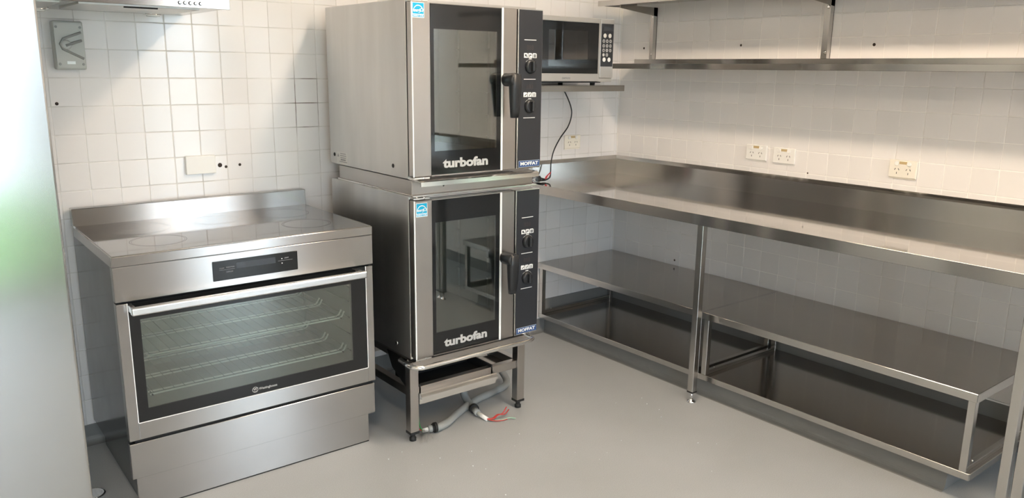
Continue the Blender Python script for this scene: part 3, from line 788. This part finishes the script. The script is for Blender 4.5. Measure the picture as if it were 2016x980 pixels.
# ================================================================== OVEN STAND
def oven_stand():
    t = thing('oven_stand', 'open-legged stainless stand carrying the stacked ovens, with black drip pan', 'stand', (-1.57, -0.45, 0))
    Lx = ((-1.861, -1.823), (-1.327, -1.288)); Ly = ((-0.755, -0.717), (-0.205, -0.167))
    for xa, xb in Lx:
        for ya, yb in Ly:
            lg = box('leg', M['steel_oven'], t, xa, xb, ya, yb, 0.040, 0.332, bev=0.0015)
            box('leg_cap', M['rubber'], lg, xa - 0.001, xb + 0.001, ya - 0.001, yb + 0.001, 0.031, 0.042, bev=0.001)
            cx, cy = (xa + xb) / 2, (ya + yb) / 2
            MB().lathe([(0.014, 0.0), (0.014, 0.012), (0.010, 0.014), (0.010, 0.034)], (cx, cy, 0), 'z', 16).build('leg_foot', M['rubber'], lg)
    fr = MB()
    fr.box(-1.849, -1.262, -0.762, -0.722, 0.312, 0.336); fr.box(-1.849, -1.262, -0.20, -0.165, 0.312, 0.336)
    fr.box(-1.849, -1.815, -0.722, -0.20, 0.312, 0.336); fr.box(-1.335, -1.262, -0.722, -0.20, 0.312, 0.336)
    fr.build('top_frame', M['steel_oven'], t)
    # round bumper rail
    pts = [(-1.872, -0.70, 0.333), (-1.882, -0.775, 0.335)]
    for k in range(1, 8):
        a = PI + k / 8 * PI / 2; pts.append((-1.842 + 0.04 * math.cos(a), -0.79 + 0.04 * math.sin(a), 0.336))
    pts += [(-1.842, -0.83, 0.336), (-1.55, -0.83, 0.336), (-1.33, -0.83, 0.336)]
    for k in range(1, 8):
        a = -PI / 2 + k / 8 * PI / 2; pts.append((-1.33 + 0.04 * math.cos(a), -0.79 + 0.04 * math.sin(a), 0.336))
    pts += [(-1.29, -0.775, 0.335), (-1.292, -0.72, 0.333)]
    MB().tube(pts, 0.0095, 12).build('bumper_rail', M['steel_bright'], t)
    # lower rails and sheet shelf
    MB().box(-1.823, -1.327, -0.745, -0.715, 0.188, 0.222, 0.0015).build('front_rail', M['steel_oven'], t)
    MB().box(-1.823, -1.327, -0.205, -0.175, 0.188, 0.222, 0.0015).build('rear_rail', M['steel_oven'], t)
    for xa, xb in ((-1.857, -1.827), (-1.323, -1.293)): MB().box(xa, xb, -0.717, -0.205, 0.188, 0.222, 0.0015).build('side_rail', M['steel_oven'], t)
    MB().box(-1.827, -1.323, -0.715, -0.555, 0.188, 0.192).build('shelf_sheet', M['steel_shelf'], t)
    # drip pan drawer
    pn = MB().box(-1.822, -1.448, -0.762, -0.745, 0.155, 0.200, 0.001).prism([(-0.762, 0.200), (-0.775, 0.188), (-0.775, 0.178), (-0.762, 0.178)], 'x', -1.822, -1.448)
    p = pn.build('drip_pan_front', M['steel_bright'], t)
    q = MB()
    q.box(-1.815, -1.455, -0.745, -0.56, 0.192, 0.196); q.box(-1.815, -1.808, -0.745, -0.56, 0.196, 0.232); q.box(-1.462, -1.455, -0.745, -0.56, 0.196, 0.232); q.box(-1.808, -1.462, -0.567, -0.56, 0.196, 0.232)
    q.build('drip_pan', M['dark_gap'], t)
    # side gusset
    MB().prism([(-0.72, 0.335), (-0.56, 0.335), (-0.60, 0.27), (-0.70, 0.22), (-0.717, 0.21)], 'x', -1.852, -1.848).build('gusset', M['steel_shelf'], t)
    # drain spigot from the oven floor
    sp = MB().tube([(-1.60, -0.56, 0.345), (-1.60, -0.60, 0.338), (-1.595, -0.645, 0.325), (-1.592, -0.66, 0.30), (-1.592, -0.662, 0.272)], 0.008, 10)
    sp.build('drain_spigot', M['steel_bright'], t)
    MB().cyl((-1.66, -0.60, 0.345), (-1.66, -0.60, 0.30), 0.016, n=14).build('drain_cap', M['rubber'], t)
    return t
oven_stand()

# loose supply cables under the stand
def spline(pts, n=8):
    P = [Vector(p) for p in pts]; P = [2 * P[0] - P[1]] + P + [2 * P[-1] - P[-2]]; out = []
    for i in range(1, len(P) - 2):
        for k in range(n):
            u = k / n; a, b, c, d = P[i - 1], P[i], P[i + 1], P[i + 2]
            out.append(0.5 * (2 * b + (c - a) * u + (2 * a - 5 * b + 4 * c - d) * u * u + (3 * b - a - 3 * c + d) * u ** 3))
    out.append(P[-2]); return out
t = thing('supply_cable', 'grey supply cable ending in green wire and clear plastic by the left stand leg', 'cable', (-1.6, -0.66, 0))
R1 = 0.0165
MB().tube(spline([(-1.230, -0.20, 0.46), (-1.226, -0.28, 0.30), (-1.205, -0.40, 0.12), (-1.205, -0.525, 0.028), (-1.30, -0.565, R1), (-1.41, -0.590, R1), (-1.50, -0.625, R1), (-1.585, -0.668, R1), (-1.66, -0.712, R1), (-1.715, -0.728, R1), (-1.728, -0.729, R1)]), R1, 12).build('sheath', M['conduit'], t)
MB().cyl((-1.726, -0.729, 0.020), (-1.738, -0.727, 0.020), 0.021, n=16).cyl((-1.738, -0.727, 0.020), (-1.745, -0.726, 0.020), 0.017, n=16).build('gland_nut', M['rubber'], t)
MB().cyl((-1.745, -0.726, 0.019), (-1.762, -0.722, 0.019), 0.0145, n=14).build('gland_thread', M['conduit'], t)
MB().cyl((-1.762, -0.722, 0.018), (-1.785, -0.716, 0.016), 0.010, 0.008, 10).build('white_collar', M['white_plastic'], t)
MB().tube(spline([(-1.785, -0.716, 0.017), (-1.800, -0.720, 0.045), (-1.808, -0.724, 0.085), (-1.813, -0.722, 0.12), (-1.818, -0.716, 0.135)]), 0.0026, 7).build('wire', M['green'], t)
MB().tube(spline([(-1.785, -0.716, 0.017), (-1.806, -0.71, 0.030), (-1.822, -0.700, 0.045), (-1.835, -0.695, 0.052)]), 0.0026, 7).build('wire', M['red'], t)
MB().tube(spline([(-1.785, -0.714, 0.017), (-1.803, -0.715, 0.05), (-1.811, -0.714, 0.09)]), 0.0026, 7).build('wire', M['rubber'], t)
slv = MB()
for (pa, pb, wd) in (((-1.782, -0.722, 0.020), (-1.822, -0.790, 0.003), 0.014), ((-1.775, -0.726, 0.018), (-1.782, -0.782, 0.003), 0.008)):
    pa, pb = Vector(pa), Vector(pb); m_ = (pa + pb) / 2 + Vector((0, 0, 0.012)); dr = (pb - pa).normalized(); sd = dr.cross(Vector((0, 0, 1))).normalized()
    rows = []
    for q, wf_ in ((pa, 0.5), (m_, 1.0), (pb, 0.9)): rows.append([slv.bm.verts.new(q + sd * wd * wf_ * u + Vector((0, 0, 0.004 * (1 - u * u)))) for u in (-1, -0.5, 0, 0.5, 1)])
    for A, B in zip(rows, rows[1:]):
        for k in range(4): slv.bm.faces.new((A[k], A[k + 1], B[k + 1], B[k]))
slv.build('clear_sleeve', M['clear_plastic'], t)

t = thing('supply_cable', 'grey supply cable dropping under the ovens with white sleeve and splayed red wires', 'cable', (-1.49, -0.66, 0))
MB().tube(spline([(-1.46, -0.52, 0.340), (-1.462, -0.522, 0.22), (-1.468, -0.535, 0.09), (-1.476, -0.575, 0.034), (-1.488, -0.635, R1 + 0.001), (-1.497, -0.668, R1)]), R1, 12).build('sheath', M['conduit'], t)
MB().cyl((-1.496, -0.664, 0.020), (-1.500, -0.680, 0.020), 0.021, n=16).build('gland_nut', M['rubber'], t)
MB().cyl((-1.500, -0.680, 0.019), (-1.509, -0.716, 0.017), 0.0145, 0.0135, 14).build('gland_thread', M['conduit'], t)
MB().cyl((-1.507, -0.712, 0.016), (-1.503, -0.775, 0.010), 0.0095, 0.0085, 12).build('white_sleeve', M['white_plastic'], t)
MB().tube(spline([(-1.503, -0.775, 0.010), (-1.478, -0.787, 0.010), (-1.455, -0.782, 0.016), (-1.43, -0.786, 0.022), (-1.403, -0.778, 0.040)]), 0.0026, 7).build('wire', M['red'], t)
MB().tube(spline([(-1.503, -0.775, 0.011), (-1.48, -0.783, 0.012), (-1.452, -0.778, 0.018), (-1.425, -0.792, 0.018), (-1.397, -0.786, 0.030)]), 0.0026, 7).build('wire', M['red'], t)
MB().tube(spline([(-1.503, -0.777, 0.009), (-1.478, -0.800, 0.005), (-1.452, -0.812, 0.004), (-1.43, -0.818, 0.006)]), 0.0022, 7).build('wire', M['red'], t)
MB().tube(spline([(-1.503, -0.777, 0.008), (-1.47, -0.800, 0.004), (-1.445, -0.812, 0.006), (-1.42, -0.818, 0.010), (-1.398, -0.834, 0.006)]), 0.0024, 7).build('wire', M['pale_green'], t)

# ================================================================== MICROWAVE AND ITS SHELF
t = thing('wall_shelf', 'narrow stainless wall shelf under the silver microwave', 'shelf', (-0.7, -0.18, 1.343))
sh = MB().box(-1.08, -0.333, -0.362, 0.0, 1.369, 1.3725).box(-1.08, -0.333, -0.362, -0.358, 1.343, 1.370).box(-0.337, -0.333, -0.358, 0.0, 1.343, 1.369).box(-1.08, -1.076, -0.358, 0.0, 1.343, 1.369)
sh.build('shelf_board', M['steel_shelf'], t)
for xx in (-0.95, -0.47): MB().prism([(0.0, 1.369), (-0.30, 1.369), (-0.30, 1.355), (0.0, 1.345)], 'x', xx - 0.002, xx + 0.002).build('bracket', M['steel_shelf'], t)

def microwave():
    X0, X1, YF, YB, Z0, Z1 = -0.945, -0.440, -0.380, -0.045, 1.392, 1.690
    t = thing('microwave', 'silver microwave oven on the narrow wall shelf beside the ovens', 'microwave', ((X0 + X1) / 2, -0.2, 1.3725))
    MB().box(X0 + 0.003, X1 - 0.003, YF + 0.02, YB, Z0 + 0.004, Z1 - 0.003, 0.004, 2).build('case', M['mw_silver'], t)
    MB().box(X0 + 0.02, X1 - 0.05, YF + 0.03, YB - 0.01, Z0 - 0.007, Z0 + 0.006, 0.003).build('base_plate', M['mw_dark'], t)
    for xx in (X0 + 0.06, X1 - 0.09):
        for yy in (-0.33, -0.09): MB().cyl((xx, yy, 1.3725), (xx, yy, Z0), 0.012, 0.014, 14).build('foot', M['rubber'], t)
    # door
    DX1 = -0.534
    d = MB()
    d.box(X0, DX1, YF, YF + 0.022, Z0, 1.429, 0.003, 2); d.box(X0, DX1, YF, YF + 0.022, 1.667, Z1, 0.003, 2); d.box(X0, X0 + 0.035, YF, YF + 0.022, 1.425, 1.67); d.box(DX1 - 0.010, DX1, YF, YF + 0.022, 1.425, 1.67)
    door = d.build('door', M['mw_silver'], t)
    wx0, wx1, wz0, wz1 = -0.865, -0.613, 1.462, 1.628
    g = MB(); y0, y1 = YF + 0.001, YF + 0.006
    g.box(X0 + 0.035, wx0, y0, y1, 1.429, 1.667); g.box(wx1, DX1 - 0.010, y0, y1, 1.429, 1.667); g.box(wx0, wx1, y0, y1, 1.429, wz0); g.box(wx0, wx1, y0, y1, wz1, 1.667)
    g.build('door_glass', M['black_glass'], door)
    box('door_window', M['mw_glass'], door, wx0, wx1, y0 + 0.0005, y0 + 0.003, wz0, wz1)
    box('window_mesh', M['enamel'], door, wx0 - 0.004, wx1 + 0.004, YF + 0.015, YF + 0.018, wz0 - 0.004, wz1 + 0.004)
    text('EMPRESS', 0.012, M['print_grey'], door, (-0.752, YF - 0.0002, 1.4065), bold=0.01, sx=1.15)
    # control panel
    cp = MB().box(DX1 + 0.003, X1, YF, YF + 0.022, Z0 + 0.018, Z1, 0.003, 2).build('control_panel', M['mw_silver'], t)
    MB().box(DX1 + 0.003, X1, YF + 0.006, YF + 0.022, Z0 - 0.002, Z0 + 0.017, 0.003, 2).build('lower_trim', M['mw_silver'], t)
    yp = YF - 0.0012
    box('panel_face', M['panel_black'], cp, -0.5285, -0.4455, yp, YF + 0.002, 1.464, 1.6675)
    box('display', M['screen'], cp, -0.515, -0.459, yp - 0.0006, yp, 1.634, 1.655)
    def btn(x, z, r, m, ring=False):
        o = MB()
        if ring:
            n = 18
            A = [o.bm.verts.new((x + r * math.cos(2 * PI * k / n), yp - 0.0006, z + r * math.sin(2 * PI * k / n))) for k in range(n)]
            B = [o.bm.verts.new((x + r * 0.72 * math.cos(2 * PI * k / n), yp - 0.0006, z + r * 0.72 * math.sin(2 * PI * k / n))) for k in range(n)]
            for k in range(n): o.bm.faces.new((A[k], A[(k + 1) % n], B[(k + 1) % n], B[k]))
        else: o.lathe([(r, 0), (r, -0.0008), (r * 0.85, -0.0014)], (x, yp, z), 'y', 18)
        return o.build('button', m, cp)
    for x in (-0.504, -0.470): btn(x, 1.611, 0.0105, M['label_grey'])
    num = ['1', '2', '3', '4', '5', '6', '7', '8', '9']
    for r, z in enumerate((1.5855, 1.563, 1.5415)):
        for c, x in enumerate((-0.511, -0.488, -0.465)):
            btn(x, z, 0.0078, M['print_white'], True); text(num[r * 3 + c], 0.009, M['print_white'], cp, (x, yp - 0.0004, z), ext=0.0002)
    btn(-0.510, 1.520, 0.0075, M['label_grey']); btn(-0.487, 1.520, 0.0078, M['print_white'], True); text('0', 0.009, M['print_white'], cp, (-0.487, yp - 0.0004, 1.520), ext=0.0002)
    for x in (-0.505, -0.471): btn(x, 1.497, 0.0105, M['print_white'])
microwave()

t = thing('microwave_lead', 'black microwave lead hanging to a plug with red tag on the bench', 'lead', (-0.55, -0.08, 0.866))
MB().tube(spline([(-0.475, -0.040, 1.425), (-0.470, -0.014, 1.388), (-0.455, -0.010, 1.36), (-0.437, -0.03, 1.322), (-0.402, -0.035, 1.255), (-0.394, -0.035, 1.205), (-0.418, -0.035, 1.145), (-0.478, -0.04, 1.085), (-0.530, -0.05, 1.02), (-0.556, -0.06, 0.955), (-0.566, -0.07, 0.905), (-0.575, -0.075, 0.885), (-0.597, -0.078, 0.876), (-0.622, -0.078, 0.874)]), 0.0036, 8).build('cable', M['black_plastic'], t)
pg = MB().tube([(-0.606, -0.078, 0.8745), (-0.63, -0.076, 0.8775), (-0.645, -0.074, 0.880)], [0.005, 0.009, 0.011], 12).cyl((-0.645, -0.074, 0.882), (-0.662, -0.070, 0.884), 0.016, 0.017, 14)
plug = pg.build('plug', M['black_plastic'], t)
for dy, dz in ((-0.006, 0.006), (0.006, 0.006), (0.0, -0.008)): MB().box(-0.680, -0.660, -0.070 + dy - 0.003, -0.070 + dy + 0.003, 0.884 + dz - 0.001, 0.884 + dz + 0.001).build('plug_pin', M['steel_bright'], plug)
rt = MB().prism([(-0.615, 0.875), (-0.585, 0.892), (-0.572, 0.916), (-0.588, 0.908), (-0.612, 0.892)], 'y', -0.083, -0.081); tagp = rt.build('test_tag', M['tag_red'], t)
MB().prism([(-0.603, 0.885), (-0.592, 0.889), (-0.581, 0.905), (-0.590, 0.901)], 'y', -0.0838, -0.0832).build('tag_print', M['sticker_white'], tagp)

# ================================================================== STEEL BENCH
def bench_leg(parent, cx, cy, w_=0.030):
    h = w_ / 2
    lg = box('leg', M['steel'], parent, cx - h, cx + h, cy - h, cy + h, 0.050, 0.822, bev=0.0012)
    box('leg_plug', M['rubber'], lg, cx - h - 0.0006, cx + h + 0.0006, cy - h - 0.0006, cy + h + 0.0006, 0.046, 0.053)
    MB().lathe([(0.006, 0.010), (0.006, 0.047)], (cx, cy, 0), 'z', 12).build('foot_stem', M['chrome'], lg)
    MB().lathe([(0.0205, 0.0), (0.0205, 0.003), (0.016, 0.007), (0.009, 0.011), (0.007, 0.016)], (cx, cy, 0), 'z', 24).build('foot_disc', M['chrome'], lg)
def bench(y0, y1, label, legs, end_splash):
    t = thing('steel_bench', label, 'bench', (-0.36, (y0 + y1) / 2, 0))
    XF = -0.720
    b = MB().box(XF, -0.001, y1, y0, 0.853, 0.865, 0.0015)
    b.build('bench_top', M['steel_bench'], t)
    MB().box(XF - 0.0005, XF + 0.003, y1, y0, 0.820, 0.8655, 0.001).build('front_edge', M['steel_brush'], t)
    MB().box(XF + 0.003, XF + 0.02, y1, y0, 0.820, 0.8225).build('edge_return', M['steel_bench'], t)
    MB().prism([(-0.001, 0.865), (-0.024, 0.865), (-0.024, 0.949), (-0.004, 0.967), (-0.001, 0.967)], 'y', y0, y1).build('rear_upstand', M['steel_brush'], t)
    if end_splash:
        MB().prism([(-0.001, 0.865), (-0.024, 0.865), (-0.024, 0.949), (-0.004, 0.967), (-0.001, 0.967)], 'x', XF, -0.001).build('end_upstand', M['steel_brush'], t)
    for cx, cy in legs: bench_leg(t, cx, cy)
    for yy in {cy for _, cy in legs}: box('under_rail', M['steel_shelf'], t, -0.64, -0.03, yy - 0.015, yy + 0.015, 0.826, 0.853)
bench(-0.001, -2.440, 'long stainless bench along the tiled right wall with rear upstand', [(-0.648, -1.158), (-0.648, -2.420)], True)
bench(-2.443, -3.65, 'adjoining stainless bench at the right edge, only its front leg showing', [(-0.648, -2.462), (-0.648, -3.60)], False)

# low sheet shelf on the plinth
t = thing('floor_shelf', 'low stainless sheet shelf lying on the grey plinth under the bench', 'shelf', (-0.29, -1.15, 0.10))
MB().box(-0.578, -0.012, -2.292, -0.012, 0.100, 0.112, 0.001).build('shelf_board', M['steel_shelf'], t)
MB().box(-0.581, -0.577, -2.292, -0.012, 0.088, 0.1135, 0.001).build('front_lip', M['steel'], t)
MB().box(-0.577, -0.012, -2.2945, -2.291, 0.088, 0.1135, 0.001).build('end_lip', M['steel'], t)

def low_rack(y0, y1, label):
    t = thing('low_rack', label, 'rack', (-0.3, (y0 + y1) / 2, 0.112), group='low steel racks under the bench')
    MB().box(-0.585, -0.010, y1, y0, 0.398, 0.404, 0.001).build('rack_top', M['steel_shelf'], t)
    MB().box(-0.588, -0.5845, y1, y0, 0.374, 0.4045, 0.001).build('front_lip', M['steel'], t)
    for ye in (y0, y1): MB().box(-0.585, -0.010, ye - 0.002, ye + 0.002, 0.374, 0.404).build('end_lip', M['steel'], t)
    for yc in (y0 - 0.018, y1 + 0.018):
        for xc in (-0.566, -0.030): box('post', M['steel'], t, xc - 0.0125, xc + 0.0125, yc - 0.0125, yc + 0.0125, 0.112, 0.398, bev=0.001)
        box('bottom_rail', M['steel'], t, -0.5535, -0.0425, yc - 0.010, yc + 0.010, 0.112, 0.130, bev=0.001)
        MB().lathe([(0.004, 0), (0.003, 0.003)], (-0.50, yc, 0.130), 'z', 10).build('rail_screw', M['chrome'], t)
low_rack(-0.006, -1.1365, 'low steel rack under the bench nearest the corner')
low_rack(-1.1415, -2.286, 'low steel rack under the bench at the open right end')

# ================================================================== WALL SHELVES (right wall)
def wall_shelf(z, label, y1):
    t = thing('wall_shelf', label, 'shelf', (-0.15, (y1 - 0.115) / 2, z), group='long steel shelves on the right wall')
    ys = -0.115
    MB().box(-0.300, -0.001, y1, ys, z + 0.019, z + 0.022).build('shelf_board', M['steel_shelf'], t)
    MB().box(-0.302, -0.298, y1, ys, z - 0.003, z + 0.0235, 0.001).build('front_lip', M['steel_brush'], t)
    MB().box(-0.298, -0.287, y1, ys, z - 0.003, z - 0.001).build('lip_return', M['steel_bench'], t)
    MB().box(-0.006, -0.001, y1, ys, z + 0.022, z + 0.050, 0.001).build('rear_upstand', M['steel_brush'], t)
    MB().box(-0.298, -0.006, ys - 0.003, ys, z, z + 0.019).build('end_lip', M['steel_bench'], t)
wall_shelf(1.458, 'lower of the two long steel shelves on the right wall', -2.75)
wall_shelf(1.777, 'upper of the two long steel shelves on the right wall, at the top edge', -2.75)
def bracket(yc, label):
    t = thing('shelf_bracket', label, 'bracket', (-0.02, yc, 1.43), group='upright shelf brackets on the right wall')
    u = MB().box(-0.004, -0.0005, yc - 0.022, yc + 0.022, 1.508, 1.776).box(-0.030, -0.0005, yc - 0.022, yc - 0.0185, 1.508, 1.776)
    up = u.build('upright', M['steel'], t)
    for z in (1.73, 1.535): MB().lathe([(0.008, 0.0), (0.008, -0.004), (0.005, -0.006)], (-0.004, yc + 0.002, z), 'x', 12).build('bolt', M['chrome'], up)
    for zt in (1.477, 1.776):
        MB().prism([(-0.001, zt), (-0.285, zt), (-0.285, zt - 0.016), (-0.001, zt - (0.018 if zt < 1.6 else 0.045))], 'y', yc - 0.022, yc - 0.0185).build('arm', M['steel_shelf'], t)
bracket(-0.243, 'upright steel shelf bracket nearest the room corner')
bracket(-1.265, 'upright steel shelf bracket further along the right wall')

# ================================================================== POWER OUTLETS, PLATES, SWITCH
def outlet(loc, rz, label, m):
    t = thing('power_outlet', label, 'power outlet', loc, rz, 'double power outlets on the tiles', local=True)
    MB().box(-0.058, 0.058, -0.010, 0.0, -0.0365, 0.0365, 0.003, 2).build('plate', m, t)
    box('mount_block', m, t, -0.056, 0.056, -0.004, 0.0, -0.042, -0.034)
    box('label_strip', M['amber'], t, -0.016, 0.016, -0.0106, -0.0098, 0.020, 0.031)
    for s in (-1, 1):
        MB().lathe([(0.0095, 0.0), (0.0095, -0.003), (0.0075, -0.0055)], (s * 0.026, -0.010, 0.0225), 'y', 18).build('switch', M['white_plastic'], t)
        cx, cz = s * 0.024, -0.008
        for (dx, dz, a) in ((-0.0075, 0.006, 0.5), (0.0075, 0.006, -0.5), (0.0, -0.010, 0.0)):
            MB().box(cx + dx - 0.0011, cx + dx + 0.0011, -0.0107, -0.0095, cz + dz - 0.0042, cz + dz + 0.0042, rot=Matrix.Rotation(a, 3, 'Y')).build('socket_slot', M['slot'], t)
outlet((-0.356, 0.0, 1.060), 0, 'cream double power outlet on the back wall behind the hanging cord', M['cream_plastic'])
outlet((0.0, -0.952, 1.0645), -PI / 2, 'white double power outlet above the bench, nearer the corner of the adjacent pair', M['white_plastic'])
outlet((0.0, -1.106, 1.0615), -PI / 2, 'white double power outlet above the bench, farther from the corner of the adjacent pair', M['white_plastic'])
outlet((0.0, -1.671, 1.0565), -PI / 2, 'cream double power outlet standing alone above the bench at right', M['cream_plastic'])

t = thing('blank_plate', 'white blank wall plate on the tiles above the range splashback', 'wall plate', (-2.365, 0, 1.058), local=True)
MB().box(-0.0575, 0.0575, -0.018, 0.0, -0.0355, 0.0365, 0.002, 2).build('cover', M['white_plastic'], t)

t = thing('isolator_switch', 'grey weatherproof isolator switch on the tiles under the hood', 'switch', (-2.794, 0, 1.507), local=True)
MB().box(-0.047, 0.050, -0.045, 0.0, -0.083, 0.083, 0.006, 2).build('back_box', M['iso_grey'], t)
lidp = [(-0.043, -0.070), (-0.02, -0.076), (0.02, -0.077), (0.046, -0.073), (0.046, 0.070), (0.02, 0.077), (-0.015, 0.077), (-0.043, 0.071)]
lid = MB().prism(lidp, 'y', -0.052, -0.044).build('lid', M['iso_grey'], t)
MB().tube([(0.040, -0.053, 0.045), (-0.018, -0.053, 0.022), (-0.028, -0.053, 0.004), (-0.022, -0.053, -0.012), (0.042, -0.053, -0.045)], 0.0042, 8).build('lid_rib', M['iso_dark'], lid)
MB().tube([(0.040, -0.055, 0.018), (-0.012, -0.055, -0.001)], [0.004, 0.006], 8).build('switch_lever', M['iso_dark'], t)
MB().lathe([(0.017, 0), (0.016, -0.005), (0.010, -0.007)], (-0.010, -0.052, 0.002), 'y', 20).build('switch_hub', M['iso_grey'], t)
for x, z in ((-0.036, 0.062), (0.039, 0.062), (-0.034, -0.064), (0.039, -0.064)): MB().lathe([(0.0045, 0), (0.004, -0.002)], (x, -0.052, z), 'y', 12).build('lid_screw', M['iso_dark'], lid)
box('maker_label', M['sticker_white'], lid, -0.012, 0.014, -0.0528, -0.0518, -0.064, -0.054)

# ================================================================== RANGE HOOD
def hood():
    x0, x1, yf, z0 = -3.29, -2.387, -0.52, 1.625
    t = thing('range_hood', 'stainless canopy range hood with five round push buttons at the top left', 'range hood', ((x0 + x1) / 2, -0.26, z0))
    b = MB()
    b.prism([(0.0, z0 + 0.004), (yf + 0.004, z0 + 0.004), (yf + 0.004, z0 + 0.065), (-0.30, z0 + 0.16), (0.0, z0 + 0.16)], 'x', x0 + 0.002, x1 - 0.002)
    b.build('canopy', M['steel'], t)
    fr = MB().box(x0, x1, yf, yf + 0.004, z0, z0 + 0.066, 0.001)
    front = fr.build('front_panel', M['steel_door'], t)
    for xx in (-2.547, -2.531, -2.5145, -2.498, -2.482):
        bt = MB().lathe([(0.0058, 0.0), (0.0058, -0.001), (0.0042, -0.0015)], (xx, yf, 1.639), 'y', 16).build('button_ring', M['rubber'], front)
        MB().lathe([(0.0040, -0.001), (0.0040, -0.004), (0.003, -0.005)], (xx, yf, 1.639), 'y', 14).build('push_button', M['chrome'], bt)
    for a, c in ((-3.24, -2.88), (-2.83, -2.47)):
        f = MB().box(a, c, -0.47, -0.15, z0 - 0.003, z0 + 0.004, 0.001).build('grease_filter', M['steel_side'], t)
        MB().box((a + c) / 2 - 0.05, (a + c) / 2 + 0.05, -0.465, -0.455, z0 - 0.007, z0 - 0.003).build('filter_latch', M['dark_gap'], f)
    for xx in (-2.885, -2.520):
        l = MB().lathe([(0.034, z0 + 0.004), (0.034, z0 - 0.004), (0.026, z0 - 0.006)], (xx, -0.095, 0), 'z', 24).build('lamp_ring', M['chrome'], t)
        MB().lathe([(0.024, z0 - 0.004), (0.022, z0 - 0.009), (0.012, z0 - 0.011)], (xx, -0.095, 0), 'z', 20).build('lamp_lens', M['lens'], l)
hood()

# ================================================================== FRIDGE
def fridge():
    x0, x1, yf, yb = -3.80, -3.062, -1.30, -0.545
    t = thing('upright_fridge', 'tall stainless upright fridge filling the left edge of the view', 'fridge', ((x0 + x1) / 2, -0.96, 0))
    MB().box(x0 + 0.004, x1 - 0.004, yf + 0.07, yb, 0.12, 2.0, 0.004).build('cabinet', M['pale_enamel'], t)
    MB().box(x0 + 0.015, x1 - 0.015, yf + 0.052, yf + 0.07, 0.17, 1.97).build('door_gasket', M['rubber'], t)
    d = MB().box(x0, x1, yf, yf + 0.052, 0.15, 1.99, 0.005, 2).build('door', M['steel_fridge'], t)
    MB().tube([(x0 + 0.06, yf, 0.9), (x0 + 0.06, yf - 0.045, 0.92), (x0 + 0.06, yf - 0.045, 1.38), (x0 + 0.06, yf, 1.40)], 0.011, 12).build('door_handle', M['chrome'], d)
    for xx in (x0 + 0.07, x1 - 0.07):
        for yy in (yf + 0.12, yb - 0.07): MB().lathe([(0.022, 0.0), (0.022, 0.01), (0.014, 0.02), (0.014, 0.12)], (xx, yy, 0), 'z', 16).build('foot', M['chrome'], t)
fridge()

# floor waste between fridge and range
t = thing('floor_drain', 'small chrome floor drain between the fridge and the range', 'drain', (-2.935, -0.43, 0), local=True)
MB().lathe([(0.040, 0.0), (0.040, 0.003), (0.033, 0.0045), (0.030, 0.0025)], (0, 0, 0), 'z', 28).build('drain_rim', M['chrome'], t)
gd = MB()
for k in range(5): gd.box(-0.026 + k * 0.012, -0.022 + k * 0.012, -0.022, 0.022, 0.0026, 0.0040)
gd.build('drain_grate', M['chrome'], t)

# crumbs scattered on the floor
cb = bmesh.new()
for (x, y) in [(-1.93, -0.80), (-1.84, -0.93), (-1.72, -0.95), (-1.60, -0.90), (-1.47, -0.95), (-1.30, -1.28), (-1.18, -1.24), (-1.36, -1.30), (-0.80, -1.00), (-1.92, -0.93), (-2.0, -0.82), (-0.95, -1.44), (-1.75, -1.1), (-1.55, -1.02)] + [(random.uniform(-2.0, -0.8), random.uniform(-1.7, -0.9)) for _ in range(16)]:
    r = random.uniform(0.0012, 0.0028)
    bmesh.ops.create_icosphere(cb, subdivisions=1, radius=r, matrix=Matrix.Translation((x, y, r * 0.7)))
me = bpy.data.meshes.new('crumbs'); cb.to_mesh(me); cb.free(); me.materials.append(M['sticker_white'])
o = bpy.data.objects.new('crumbs', me); COL.objects.link(o)
tag(o, 'tiny white crumbs scattered over the grey floor', 'crumbs', kind='stuff')
